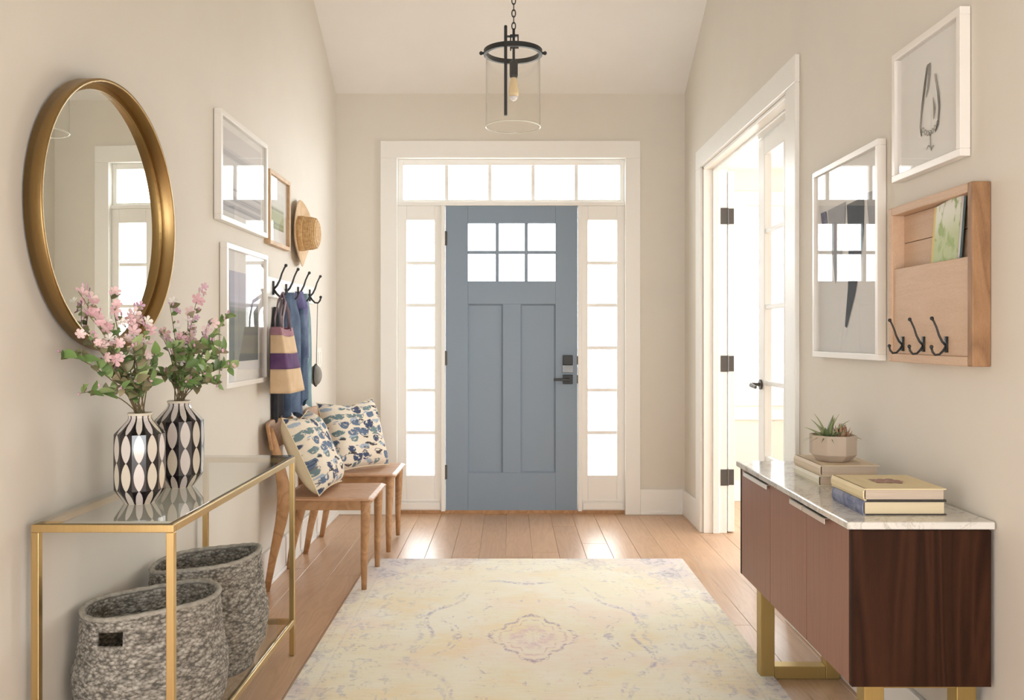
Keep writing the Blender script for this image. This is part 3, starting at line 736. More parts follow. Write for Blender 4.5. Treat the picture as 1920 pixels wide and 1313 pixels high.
def flower_print(cv, z):
    m = MB(); cx, cy = 1.005, 2.335
    for k in range(9):
        a = R(20+k*40); c, s = math.cos(a), math.sin(a); L = .050 if k % 2 else .042
        pts = [(0, .004), (.3, .011), (.65, .014), (.9, .008), (1, 0), (.9, -.008), (.65, -.014), (.3, -.011), (0, -.004)]
        vs_ = [(cx+(.15+.85*p)*L*c-q*s*.8, cy+((.15+.85*p)*L*s+q*c)*.9, z+.0004+.00012*k) for p, q in pts]
        m.add(vs_, [tuple(range(9))])
    m.build('flower_print', M['print_rose'], cv, fix=False)
M['print_rose'] = paint('faded_rose_ink', (.36, .22, .19), .7, .15, 40)
book('hardback_book', .896, 1.106, 2.216, 2.425, TOPZ, TOPZ+.036, (M['book_dark'], M['book_dark'], M['book_blue']), M['pages'], 'blue-spined book with cream pages, lying directly on the marble', 0)
book('hardback_book', .899, 1.106, 2.218, 2.440, TOPZ+.036, TOPZ+.036+.031, (M['book_cream'], M['book_dark'], M['book_cream']), M['pages_grey'], 'cream book with a flower print, on the blue-spined book', 0, print_fn=flower_print)
book('hardback_book', .935, 1.04, 2.645, 2.870, TOPZ, TOPZ+.032, (M['book_ivory'], M['book_ivory'], M['book_ivory']), M['pages_grey'], 'ivory-spined book at the bottom of the stack under the planter', 0)
book('hardback_book', .938, 1.115, 2.640, 2.880, TOPZ+.032, TOPZ+.064, (M['book_tan'], M['book_tan'], M['book_tan']), M['pages_grey'], 'tan book directly under the planter', 0)
PZ = TOPZ+.064; PX, PY = 1.012, 2.745
pot = thing('plant_pot', (PX, PY, PZ), 'octagonal warm grey concrete planter on the tan book', 'planter')
MB().lathe([(.045, 0), (.050, .002), (.072, .022), (.072, .082), (.066, .082), (.064, .066)], 8, (PX, PY, PZ), ph=R(12)).build('planter_body', M['concrete'], pot, bevel=.0015)
MB().lathe([(.0635, .060), (.0635, .067), (.03, .070)], 16, (PX, PY, PZ)).build('soil', M['soil'], pot)
def blade(L, w, bend, tw=.0):
    m = MB(); n = 6
    for i in range(n+1):
        s = i/n; ww = w*(1-s**1.6)*(.75+.5*s*(1-s)*2); x = bend*s*s*L; z = L*s*(1-.25*abs(bend)*s)
        a = len(m.v); m.v += [(x-.15*ww, -ww, z), (x+.25*ww, 0, z), (x-.15*ww, ww, z), (x-.55*ww-.0006, 0, z)]
        if i:
            for k in range(4): m.f.append((a-4+k, a-4+(k+1) % 4, a+(k+1) % 4, a+k))
    m.f.append((0, 3, 2, 1)); m.f.append(tuple(len(m.v)-4+k for k in range(4))); return m
pr_ = random.Random(5)
succ = thing('succulent_plant', (PX, PY, PZ+.068), 'spiky green aloe with a rusty rosette in the concrete planter', 'plant')
def put_blade(L, w, bend, az, lean, off, mat):
    o = blade(L, w, bend).build('leaf', mat, succ, origin=(0, 0, 0), smooth=True)
    o.location = Vector(off); o.rotation_euler = (Euler((0, lean, 0)).to_matrix().to_4x4()).to_euler()
    o.matrix_local = Matrix.Translation(off) @ Matrix.Rotation(az, 4, 'Z') @ Matrix.Rotation(lean, 4, 'Y')
for k in range(15):
    az = k*2.4; lean = .10+.075*k
    put_blade(pr_.uniform(.066, .092)*(1.1-.02*k), .0115, .25, az, lean, (-.016+.006*math.cos(az), .006*math.sin(az), -.004), M['aloe'])
for k in range(5): put_blade(.07, .004, .7, 2.6+k*.5, .95, (-.02, -.012, 0), M['aloe'])
for k in range(20):
    az = k*2.4; lean = .15+.055*k
    put_blade(.056-.0006*k, .0135, -.35, az, lean, (.022+.004*math.cos(az), -.012+.004*math.sin(az), -.003), M['succulent'])
for k in range(6): put_blade(.06, .006, .5, -1.0+k*.45, 1.0, (.026, -.006, -.002), M['succulent'] if k % 2 else M['aloe'])

# ------------------------------------------------------------------ pictures
def picture(name, label, side, y0, y1, z0, z1, depth, rail, mat, mats, art, group=None, artfn=None, edge=None):
    """side -1 left wall, +1 right wall. mats = mat-board margins (y, z)"""
    xw = side*XW; s = -side                       # s: direction into the room
    r = thing(name, (xw, (y0+y1)/2, z0), label, 'picture')
    def bx(a, b, ya, yb, za, zb): p, q = sorted((xw+s*a, xw+s*b)); return box(p, q, ya, yb, za, zb)
    for q in (bx(.002, depth, y0, y1, z1-rail, z1), bx(.002, depth, y0, y1, z0, z0+rail), bx(.002, depth, y0, y0+rail, z0+rail, z1-rail), bx(.002, depth, y1-rail, y1, z0+rail, z1-rail)):
        q.build('frame_rail', mat, r, bevel=.0015)
    bx(.003, .010, y0+rail, y1-rail, z0+rail, z1-rail).build('mat_board', M['paper'], r)
    my, mz = mats
    a0, a1, b0, b1 = y0+rail+my, y1-rail-my, z0+rail+mz, z1-rail-mz
    if art:
        xx = xw+s*.0115
        m = MB().grid(lambda u, v: (xx, (a0+(a1-a0)*u) if side < 0 else (a1-(a1-a0)*u), b0+(b1-b0)*v), 1, 1)
        m.build('print', art, r, solid=.001, fix=False)
    if artfn: artfn(r, xw+s*.0112, a0, a1, b0, b1)
    if depth > .015: bx(depth-.010, depth-.008, y0+rail, y1-rail, z0+rail, z1-rail).build('picture_glass', M['frame_glass'], r)
    return r
picture('framed_picture', 'upper white-framed sketchy landscape left of the oak-framed print', -1, 3.504, 4.18, 1.682, 2.128, .032, .022, M['white_frame'], (.03, .03), M['art_landscape'])
picture('framed_picture', 'small oak-framed meadow print beside the straw hat', -1, 4.225, 4.62, 1.662, 2.025, .030, .020, M['frame_oak'], (.055, .07), M['art_meadow'])
picture('framed_picture', 'lower white-framed lavender wash behind the flowers', -1, 3.575, 4.18, .997, 1.598, .032, .022, M['white_frame'], (.075, .085), M['art_wash'])

def ribbon(m, pts, w, x):
    P_ = [Vector((p[0], p[1])) for p in pts]; n = len(P_); vs_ = []
    ws = w if isinstance(w, (list, tuple)) else [w]*n
    for i, p in enumerate(P_):
        t = (P_[min(i+1, n-1)]-P_[max(i-1, 0)]).normalized(); nn = Vector((-t.y, t.x))*ws[i]
        vs_ += [(x, p.x+nn.x, p.y+nn.y), (x, p.x-nn.x, p.y-nn.y)]
    m.add(vs_, [(2*i, 2*i+1, 2*i+3, 2*i+2) for i in range(n-1)])
def draw_pod(r, x, a0, a1, b0, b1):
    # pencil study of a seed pod: two tapering outlines, a beaded rim and a small tail
    cy = (a0+a1)/2; m = MB(); H = b1-b0; x -= .0012
    f = lambda u, v: (cy-u, b0+v*H)                 # u to the viewer's right (towards the camera, -y)
    rr = random.Random(2)
    for k in range(4):
        j = rr.uniform(-.004, .004)
        ribbon(m, [f(-.012+j, .80), f(-.030+j, .62), f(-.045+j, .45), f(-.052+j, .33), f(-.046, .25)], [.001, .0022, .0016, .0012, .002], x)
        ribbon(m, [f(.035+j, .70), f(.050+j, .55), f(.058+j, .42), f(.052+j, .30), f(.035, .23)], [.0008, .0014, .0018, .0014, .002], x)
    ribbon(m, [f(-.026, .62), f(-.020, .72), f(-.008, .80), f(.004, .81), f(.0, .72), f(-.008, .62), f(-.018, .55)], [.002, .005, .006, .005, .006, .005, .002], x)
    for k in range(7):
        u0 = -.036+.014*k; v0 = .245+.05*(abs(k-3)/3)**2
        ribbon(m, [f(u0+.006*math.cos(q), v0+.020*math.sin(q)) for q in [i*.9 for i in range(8)]], .0014, x)
    ribbon(m, [f(.005, .25), f(.008, .15), f(.012, .10)], [.003, .002, .003], x)
    ribbon(m, [f(-.015, .12), f(-.005, .15), f(.005, .13)], .002, x); ribbon(m, [f(.010, .10), f(.02, .125), f(.028, .13)], .002, x)
    ribbon(m, [f(.022, .52), f(.030, .42), f(.026, .34)], [.001, .006, .001], x)
    m.build('pencil_drawing', M['ink'], r, fix=False)
picture('framed_picture', 'topmost white-framed pencil drawing on the right wall', 1, 2.258, 2.662, 1.678, 2.065, .030, .020, M['white_frame'], (.0, .0), None, artfn=draw_pod)
def draw_blades(r, x, a0, a1, b0, b1):
    x -= .0012; W = a1-a0; H = b1-b0
    f = lambda u, v: (a1-u*W, b0+v*H)
    def poly(name, mat, pts): MB().add([(x, *f(u, v)) for u, v in pts], [tuple(range(len(pts)))]).build(name, mat, r, fix=False)
    poly('leaf_print', M['ink_dark'], [(.50, .78), (.77, .79), (.76, .62), (.72, .48), (.63, .30), (.50, .13), (.47, .14), (.52, .34), (.53, .55)])
    poly('leaf_print', M['ink_pale'], [(.17, .79), (.48, .80), (.46, .64), (.40, .48), (.31, .37), (.27, .48), (.22, .62)])
    poly('leaf_print', M['ink_violet'], [(.04, .79), (.14, .79), (.20, .60), (.15, .62), (.07, .70)])
    poly('leaf_print', M['ink_pale'], [(.80, .80), (.97, .80), (.97, .60), (.90, .54), (.84, .64)])
picture('framed_picture', 'tall white-framed dark leaf print nearest the double doors', 1, 2.764, 3.362, 1.135, 1.838, .030, .020, M['white_frame'], (.0, .0), None, artfn=draw_blades)

# ------------------------------------------------------------------ hooks, hook rack, wall organiser
def hook_mesh(m, base, out, s=1.0):
    """base on the wall, out: unit vector away from it (x direction)"""
    b = Vector(base); o = Vector(out); up = Vector((0, 0, 1))
    f = lambda a, c: b + o*(a*s) + up*(c*s)
    q0 = f(.004, 0); e = .5
    w = Vector((0, 1, 0))*(.010*s)
    m.box(*sorted((b.x, b.x+o.x*.006*s)), b.y-.012*s, b.y+.012*s, b.z-.034*s, b.z+.034*s)
    m.tube([f(.004, -.005), f(.020, .012), f(.034, .040), f(.044, .072), f(.056, .098), f(.062, .108)], [.0055*s, .0055*s, .005*s, .0045*s, .0045*s, .0055*s], 8)
    m.sphere(f(.064, .111), .0085*s, 10, 6)
    m.tube([f(.004, -.008), f(.016, -.026), f(.032, -.042), f(.050, -.044), f(.062, -.030), f(.066, -.014)], [.0055*s, .0055*s, .005*s, .005*s, .005*s, .005*s], 8)
    m.sphere(f(.066, -.010), .0085*s, 10, 6)
    return m
rack = thing('hook_rack', (-XW, 4.71, 1.40), 'white wall rail with four black iron coat hooks', 'coat rack')
box(-XW+.001, -XW+.018, 4.20, 5.22, 1.405, 1.505).build('rail_board', M['trim'], rack, bevel=.004)
HY = (4.318, 4.565, 4.82, 5.10); HZ = 1.452
for y in HY: hook_mesh(MB(), (-XW+.018, y, HZ), (1, 0, 0), 1.0).build('coat_hook', M['iron'], rack, smooth=True)

org = thing('wall_organizer', (XW, 2.40, 1.134), 'wooden wall organiser tray with letter pocket and three black hooks', 'organizer')
OY0, OY1, OZ0, OZ1, OD, OT = 2.163, 2.645, 1.136, 1.596, .048, .024
XO = XW-OD
box(XO, XW-.001, OY0, OY0+OT, OZ0, OZ1).build('side_board', M['tray_dark'], org, bevel=.003)  # near side board in a darker copy of the tray wood
box(XO, XW-.001, OY1-OT, OY1, OZ0, OZ1).build('side_board', M['tray_wood'], org, bevel=.003)
box(XO, XW-.001, OY0+OT, OY1-OT, OZ1-OT, OZ1).build('top_board', M['tray_wood'], org, bevel=.003)
box(XO, XW-.001, OY0+OT, OY1-OT, OZ0, OZ0+OT).build('bottom_board', M['tray_wood'], org, bevel=.003)
for k in range(5):                                  # back panel of horizontal boards
    z0 = OZ0+OT+k*.0824
    box(XW-.010, XW-.002, OY0+OT, OY1-OT, z0+.001, z0+.0814).build('back_board', M['tray_wood'], org, bevel=.001)
box(XO+.006, XO+.014, OY0+OT, OY1-OT, OZ0+OT, 1.412).build('letter_pocket', M['tray_wood'], org, bevel=.002)
for y in (2.30, 2.428, 2.556): hook_mesh(MB(), (XO+.006, y, 1.190), (-1, 0, 0), .62).build('hook', M['iron'], org, smooth=True)
mag = thing('garden_magazine', (XO+.022, 2.29, 1.415), 'magazine with a pale green cover standing in the wooden pocket', 'magazine')
def magv(u, v, d): return Vector((XO+.0165+d, 2.388-.145*u+.035*(1-v), 1.33+.232*v+.018*u))
mm = MB()
mm.grid(lambda u, v: magv(u, v, 0.0), 4, 4).build('cover', M['art_card'], mag, fix=False, solid=.0006)
vs_ = [magv(u, v, d) for d in (.0012, .006) for u, v in ((0, 0), (1, 0), (1, 1), (0, 1))]
MB().add(vs_, [(0,1,2,3),(7,6,5,4),(0,4,5,1),(1,5,6,2),(2,6,7,3),(3,7,4,0)]).build('page_block', M['paper'], mag)
vs_ = [magv(u, v, d) for d in (.007, .009) for u, v in ((.02, 0), (1.04, 0), (1.04, .99), (.02, .99))]
lf = thing('leaflet', (XO+.024, 2.29, 1.40), 'dark teal leaflet just behind the pale green magazine', 'leaflet')
MB().add(vs_, [(0,1,2,3),(7,6,5,4),(0,4,5,1),(1,5,6,2),(2,6,7,3),(3,7,4,0)]).build('leaflet_sheet', M['teal'], lf)

# light switch by the front door
sw = thing('light_switch', (-XW, 5.42, 1.02), 'white double switch plate beyond the hanging clothes', 'switch')
box(-XW+.0005, -XW+.007, 5.36, 5.48, 1.02, 1.14).build('switch_plate', M['switch'], sw, bevel=.002)
for y in (5.397, 5.443): box(-XW+.006, -XW+.012, y-.016, y+.016, 1.046, 1.114).build('rocker', M['switch'], sw, bevel=.002)
# ------------------------------------------------------------------ round mirror
MR, MD = .383, .046
mz, my_ = 1.553, 2.510
mi = thing('round_mirror', (-XW, my_, mz), 'large round mirror in a deep antique brass rim', 'mirror')
x0 = -XW+.002
MB().lathe([(MR-.012, .004), (MR-.010, MD-.002), (MR-.007, MD), (MR-.001, MD), (MR, MD-.003), (MR, 0), (MR-.02, 0), (MR-.02, .004)], 96, (x0, my_, mz), cap=False, axis='x').build('mirror_rim', M['brass'], mi, smooth=True, bevel=0)
MB().lathe([(MR-.010, .010), (MR-.028, .0125), (MR-.028, .006), (MR-.010, .004)], 96, (x0, my_, mz), cap=False, axis='x').build('inner_lip', M['brass'], mi)
MB().lathe([(MR-.015, .004), (MR-.015, .008)], 96, (x0, my_, mz), axis='x').build('mirror_glass', M['mirror'], mi)
mi.rotation_euler.z = -R(2.45)
mi.location.x += .019

# ------------------------------------------------------------------ console table
ct = thing('console_table', (-1.0, 2.73, 0), 'slim gold console table with glass top and shelf', 'console table')
TX0, TX1, TY0, TY1, TZ = -1.168, -.820, 2.13, 3.335, .752
b = .019
for xx in (TX0, TX1-b):
    for yy in (TY0, TY1-b): box(xx, xx+b, yy, yy+b, 0, TZ-b).build('leg', M['gold'], ct, bevel=.0015)
def rails(z):
    for q in (box(TX0, TX1, TY0, TY0+b, z-b, z), box(TX0, TX1, TY1-b, TY1, z-b, z), box(TX0, TX0+b, TY0+b, TY1-b, z-b, z), box(TX1-b, TX1, TY0+b, TY1-b, z-b, z)):
        q.build('rail', M['gold'], ct, bevel=.0015)
rails(TZ)
for q in (box(TX0+b, TX1-b, TY0, TY0+b, .118, .137), box(TX0+b, TX1-b, TY1-b, TY1, .118, .137), box(TX0, TX0+b, TY0+b, TY1-b, .118, .137), box(TX1-b, TX1, TY0+b, TY1-b, .118, .137)):
    q.build('rail', M['gold'], ct, bevel=.0015)
box(TX0+.004, TX1-.004, TY0+.004, TY1-.004, TZ, TZ+.008).build('glass_top', M['table_glass'], ct, bevel=.001)
box(TX0+.004, TX1-.004, TY0+.022, TY1-.022, .137, .143).build('glass_shelf', M['table_glass'], ct, bevel=.001)
GZ = TZ+.008; SZ_ = .143

# ------------------------------------------------------------------ baskets
def basket(name, c, label, Rb, Rm, Rr, H, slots, tilt=(0, 0), seed=0):
    r = thing(name, (c[0], c[1], SZ_), label, 'basket')
    rn = random.Random(seed); NU, NV = 96, 44
    prof = [(0, Rb*.96), (.05, Rb), (.28, Rm*.965), (.46, Rm*1.0), (.54, Rm*.995), (.60, Rm*.955), (.8, Rr*1.02), (1, Rr)]
    def rad(v):
        for (a, ra), (b_, rb) in zip(prof, prof[1:]):
            if v <= b_:
                t = (v-a)/(b_-a); t = t*t*(3-2*t); return ra+(rb-ra)*t
        return prof[-1][1]
    ph = [rn.uniform(0, 6.28) for _ in range(4)]
    def pt(u, v, inset=0):
        a = u*2*math.pi; rr = rad(v)*(1+.012*math.sin(2*a+ph[0]+2*v)+.008*math.sin(3*a+ph[1])) - inset
        rr += (.0016 if inset == 0 else 0)*math.sin(v*NV*math.pi*.75)
        z = H*v + v*v*(tilt[0]*math.cos(a)+tilt[1]*math.sin(a)) + .004*v*math.sin(3*a+ph[2])
        return (c[0]+rr*math.cos(a), c[1]+rr*math.sin(a), SZ_+max(z, 0))
    def slot(i, j):
        u = (i+.5)/NU*2*math.pi; v = (j+.5)/NV
        return any(abs((u-a+math.pi) % (2*math.pi)-math.pi) < wdt and .795 < v < .915 for a, wdt in slots)
    m = MB().grid(lambda u, v: pt(u, v), NU, NV, True, slot)
    o = m.build('basket_wall', M['weave'], r, smooth=True, solid=.010, fix=True); o.modifiers['solid'].offset = -1
    rim = MB(); N = 72
    for ring_v in (1.0,):
        P_ = [Vector(pt(k/N, ring_v, .005)) for k in range(N)]
        for i, p in enumerate(P_):
            out = Vector((p.x-c[0], p.y-c[1], 0)).normalized()
            for k in range(6):
                an = k*math.pi/3; rim.v.append(tuple(p+out*(.0085*math.cos(an))+Vector((0, 0, .007*math.sin(an)+.001*math.sin(i*2.1)))))
        for i in range(N):
            for k in range(6): rim.f.append((i*6+k, i*6+(k+1) % 6, ((i+1) % N)*6+(k+1) % 6, ((i+1) % N)*6+k))
    rim.build('basket_rim', M['weave_rim'], r, smooth=True)
    MB().lathe([(Rb*.95, 0), (Rb*.95, .008)], 48, (c[0], c[1], SZ_)).build('basket_base', M['weave'], r)
    return r
M['weave_rim'] = cloth('seagrass_binding', (.30, .28, .24), (.42, .39, .34), 60)
basket('seagrass_basket', (-.985, 2.405), 'nearest grey seagrass basket on the lower glass shelf', .165, .200, .180, .345, [(R(-104), .22)], (.016, -.004), 1)
basket('seagrass_basket', (-.985, 2.835), 'farther grey seagrass basket behind the nearest one', .150, .192, .170, .350, [(R(-100), .25)], (.020, .0), 2)

# ------------------------------------------------------------------ vases
def vase(c, s, label, rot):
    prof = [(.040, 0, .52), (.0415, .002, .54), (.0665, .038, 1.0), (.0675, .075, 1.5), (.0675, .113, 2.0), (.0675, .150, 2.5), (.0665, .188, 3.0), (.034, .222, 3.46), (.030, .230, 3.49), (.031, .238, 3.5)]
    r = thing('patterned_vase', (c[0], c[1], GZ), label, 'vase')
    m = MB(); NU = 96
    for j, (rr, z, v) in enumerate(prof):
        for k in range(NU+1):
            u = k/NU; a = u*2*math.pi+rot
            # flat facets, twelve round
            q = math.cos(math.pi/12)/math.cos((((u*12) % 1)-.5)*math.pi/6)
            m.v.append((c[0]+rr*s*q*math.cos(a), c[1]+rr*s*q*math.sin(a), GZ+z*s)); m.uv[len(m.v)-1] = (u, v)
        if j:
            for k in range(NU): m.f.append(((j-1)*(NU+1)+k, (j-1)*(NU+1)+k+1, j*(NU+1)+k+1, j*(NU+1)+k))
    o = m.build('vase_body', M['vase'], r, fix=True)
    # the uv helper must not wrap
    for p in o.data.polygons:
        for li in p.loop_indices: o.data.uv_layers[0].data[li].uv = m.uv[o.data.loops[li].vertex_index]
    MB().lathe([(.031*s, .237*s), (.033*s, .241*s), (.031*s, .244*s), (.026*s, .242*s), (.024*s, .225*s), (.024*s, .16*s)], 32, (c[0], c[1], GZ), cap=False).build('vase_lip', M['vase_lip'], r, smooth=True)
    MB().lathe([(.040*s, 0), (.040*s, .004)], 20, (c[0], c[1], GZ)).build('vase_foot', M['vase_lip'], r)
    return Vector((c[0], c[1], GZ+.238*s))
M['vase_lip'] = paint('cream_glaze', (.66, .60, .50), .2)
V1 = vase((-1.010, 2.385), 1.0, 'nearer black and white lens-patterned vase, front of the pair', .1)
V2 = vase((-1.000, 2.640), 1.06, 'farther black and white lens-patterned vase, behind the nearer one', .35)

# ------------------------------------------------------------------ flowering branches
def leaf_mesh(name, mat, L, W, curl):
    m = MB(); n = 5
    for i in range(n+1):
        s = i/n; w = W*math.sin(math.pi*min(1, s**.8))**.8 if 0 < i < n else W*.06
        x = L*s; z = -curl*L*s*s
        m.v += [(x, -w, z+.22*w), (x, 0, z), (x, w, z+.22*w)]
        if i: a = 3*i; m.f += [(a-3, a-2, a+1, a), (a-2, a-1, a+2, a+1)]
    o = m.build(name, mat, None, origin=(0, 0, 0), smooth=True, fix=False); me = o.data; bpy.data.objects.remove(o); WL.pop(o, None) if False else None
    return me
def blossom_mesh(mat, r, n=5):
    m = MB()
    for k in range(n):
        a = 2*math.pi*k/n; c, s = math.cos(a), math.sin(a)
        pts = [(0, 0, 0), (.45, -.28, .18), (.85, -.34, .38), (1.05, 0, .42), (.85, .34, .38), (.45, .28, .18)]
        b_ = len(m.v)
        m.v += [(r*(x*c-y*s), r*(x*s+y*c), r*z) for x, y, z in pts]; m.f += [(b_, b_+1, b_+2, b_+3), (b_, b_+3, b_+4, b_+5)]
    m.sphere((0, 0, r*.12), r*.16, 6, 4)
    o = m.build('blossom', mat, None, origin=(0, 0, 0), fix=False); me = o.data; bpy.data.objects.remove(o); return me
LG = [leaf_mesh('leaf', M['leaf'], .042, .0115, .25), leaf_mesh('leaf', M['leaf'], .036, .012, .1), leaf_mesh('leaf', M['leaf_dark'], .034, .011, .35), leaf_mesh('leaf', M['leaf'], .030, .0085, .2)]
BL = [blossom_mesh(M['petal_pink'], .015), blossom_mesh(M['petal_pink'], .012, 6), blossom_mesh(M['petal_white'], .014), blossom_mesh(M['petal_mauve'], .011)]
BUD = MB().sphere((0, 0, .004), (.003, .003, .0055), 6, 5); bo = BUD.build('bud', M['petal_mauve'], None, origin=(0, 0, 0)); BUDM = bo.data; bpy.data.objects.remove(bo)
fr = random.Random(11)
def child(name, me, parent, pos, direction, up=(0, 0, 1), scale=1.0):
    o = bpy.data.objects.new(name, me); C.objects.link(o); o.parent = parent
    d = Vector(direction).normalized(); u = Vector(up); y = u.cross(d)
    y = y.normalized() if y.length > 1e-4 else Vector((0, 1, 0)); z = d.cross(y)
    mt = Matrix((d, y, z)).transposed().to_4x4(); mt.translation = pos
    o.matrix_local = mt @ Matrix.Scale(scale, 4); return o
def wall_ok(p):                                     # keep off the wall and the tilted mirror rim
    lim = -XW+.012
    if (p.y-my_)**2+(p.z-mz)**2 < (MR+.03)**2: lim = -XW+.052+.043*(p.y-my_+MR)
    return max(p.x, lim)
def branch(name, base, tip, label, cat, group, leaves, blossoms, sag=.0, kinds=(0, 1, 2), start=.22, bk=(0, 1), ls=1.0):
    base = Vector(base); tip = Vector(tip)
    root = thing(name, tuple(base), label, cat, group)
    mid = (base+tip)/2 + Vector((0, 0, .035+.16*abs((tip-base).x))) + Vector((fr.uniform(-.012, .012), fr.uniform(-.012, .012), 0))
    low = base + Vector((0, 0, -.07)) + (base-tip)*Vector((.02, .02, 0))
    def bez(t): return base*(1-t)**2+mid*(2*t*(1-t))+tip*t*t
    pts = [low]+[bez(i/9) for i in range(10)]
    pts = [Vector((wall_ok(p), p.y, p.z)) if i > 1 else p for i, p in enumerate(pts)]
    MB().tube(pts, [.0016]*6+[.0014, .0012, .001, .0009, .0007], 5).build('stem', M['stem'], root)
    L0 = Vector(base)
    leaves += 4 if leaves > 8 else 0
    for i in range(leaves):
        t = start+(1-start)*(i+.5)/leaves; p = bez(t); p.x = wall_ok(p); tg = (bez(min(1, t+.05))-bez(max(0, t-.05))).normalized()
        side = (1 if i % 2 else -1); a = Vector((fr.uniform(-1, 1), fr.uniform(-1, 1), fr.uniform(-.3, .8)))
        out = (a-tg*a.dot(tg)).normalized(); d = tg*.55+out*.85*1
        if p.x + d.normalized().x*.042 < wall_ok(p)+.0: d.x = abs(d.x)
        up = Vector((.75, -.65, .6))+Vector((fr.uniform(-.5, .5), fr.uniform(-.5, .5), fr.uniform(-.3, .5)))
        child('leaf', LG[fr.choice(kinds)], root, p-L0, d, up, fr.uniform(.6, 1.2)*ls)
    for i in range(blossoms):
        t = 1-.55*(i/max(1, blossoms))*fr.uniform(.8, 1.1); p = bez(t); p.x = wall_ok(p)+.006
        off = Vector((fr.uniform(-.004, .012), fr.uniform(-.014, .014), fr.uniform(-.008, .014)))
        n = Vector((fr.uniform(.2, 1), fr.uniform(-1, -.1), fr.uniform(-.1, .9))).normalized()
        ref = Vector((0, 0, 1)).cross(n).normalized()
        child('blossom', BL[fr.choice(bk)], root, p-L0+off, ref, n, fr.uniform(.85, 1.25))
    for i in range(max(1, blossoms//2)):
        t = 1-.3*fr.random(); p = bez(t); p.x = wall_ok(p)+.004
        child('bud', BUDM, root, p-L0+Vector((fr.uniform(-.002, .01), fr.uniform(-.012, .012), fr.uniform(0, .014))), (1, 0, 0), (fr.uniform(-.5, .5), fr.uniform(-.5, .5), 1))
    child('bud', BUDM, root, bez(1.0)-L0, (1, 0, 0), (bez(1)-bez(.9)), 1.2)
    return root
g1 = 'leafy green branches in the nearer vase'; l1 = 'leafy green branch with oval leaves standing in the nearer vase'
g2 = 'pink blossom sprays in the nearer vase'; l2 = 'spray of pale pink blossom rising from the nearer vase'
g3 = 'leafy green branches in the farther vase'; l3 = 'leafy green branch with oval leaves standing in the farther vase'
g4 = 'pink blossom sprays in the farther vase'; l4 = 'spray of pink and white blossom rising from the farther vase'
ORD = ('leftmost', 'second', 'third', 'fourth', 'fifth', 'sixth', 'seventh', 'eighth', 'ninth', 'tenth', 'eleventh', 'twelfth')
def by_px(l): return list(enumerate(sorted(l)))
def nth(k): return ORD[k]+(' tip' if k == 0 else ' tip from the left')
def spread(V, k): return V+Vector((.012*math.cos(k*2.4), .012*math.sin(k*2.4), .0))
branch('leafy_branch', spread(V1, 0), at(112, 660, 2.20), 'longest low green branch reaching left across the mirror rim', 'branch', None, 15, 0, kinds=(0, 1, 2), start=.35)
branch('leafy_branch', spread(V1, 1), at(150, 738, 2.27), 'lowest green sprig drooping left below the mirror', 'branch', None, 11, 0, kinds=(0, 2), start=.4)
for k, (px, py, d, n) in by_px([(200, 622, 2.28, 12), (205, 700, 2.32, 11), (250, 650, 2.30, 12), (292, 665, 2.36, 12), (255, 715, 2.26, 9), (180, 680, 2.34, 12), (225, 650, 2.45, 11), (170, 640, 2.30, 11), (285, 715, 2.30, 8), (228, 728, 2.24, 8)]):
    branch('leafy_branch', spread(V1, k+2), at(px, py, d), 'leafy green branch in the nearer vase, '+nth(k), 'branch', g1, n, 0, start=.3)
for k, (px, py, d, n) in by_px([(146, 545, 2.165, 9), (165, 590, 2.20, 8), (207, 552, 2.27, 8), (228, 592, 2.33, 10), (252, 575, 2.38, 9), (150, 622, 2.20, 7), (270, 610, 2.33, 8)]):
    branch('blossom_branch', spread(V1, k+9), at(px, py, d), 'pale pink blossom spray in the nearer vase, '+nth(k), 'flower', g2, 8, n-1, kinds=(2, 3), start=.2, bk=(0, 1, 2) if k != 5 else (0, 3), ls=.8)
branch('leafy_branch', spread(V2, 0), at(428, 588, 2.72), 'tallest green branch, reaching right in front of the lavender picture', 'branch', None, 13, 0, kinds=(0, 1, 3), start=.35)
branch('leafy_branch', spread(V2, 1), at(434, 690, 2.66), 'low green branch from the farther vase reaching right', 'branch', None, 12, 1, kinds=(0, 1), start=.3)
for k, (px, py, d, n) in by_px([(400, 640, 2.62, 13), (365, 650, 2.56, 13), (330, 660, 2.58, 12), (418, 660, 2.60, 12), (385, 700, 2.55, 11), (345, 635, 2.70, 12), (300, 700, 2.62, 10), (372, 690, 2.72, 11), (408, 722, 2.60, 9), (350, 715, 2.55, 9), (320, 640, 2.50, 11)]):
    branch('leafy_branch', spread(V2, k+2), at(px, py, d), 'leafy green branch in the farther vase, '+nth(k), 'branch', g3, n, 0, start=.25)
for k, (px, py, d, n) in by_px([(374, 545, 2.74, 9), (352, 590, 2.70, 9), (318, 570, 2.62, 7), (395, 605, 2.68, 7), (335, 635, 2.58, 9), (300, 625, 2.60, 8)]):
    branch('blossom_branch', spread(V2, k+10), at(px, py, d), 'pink and white blossom spray in the farther vase, '+nth(k), 'flower', g4, 8, n-1, kinds=(2, 3), start=.2, bk=(0, 2, 3), ls=.8)

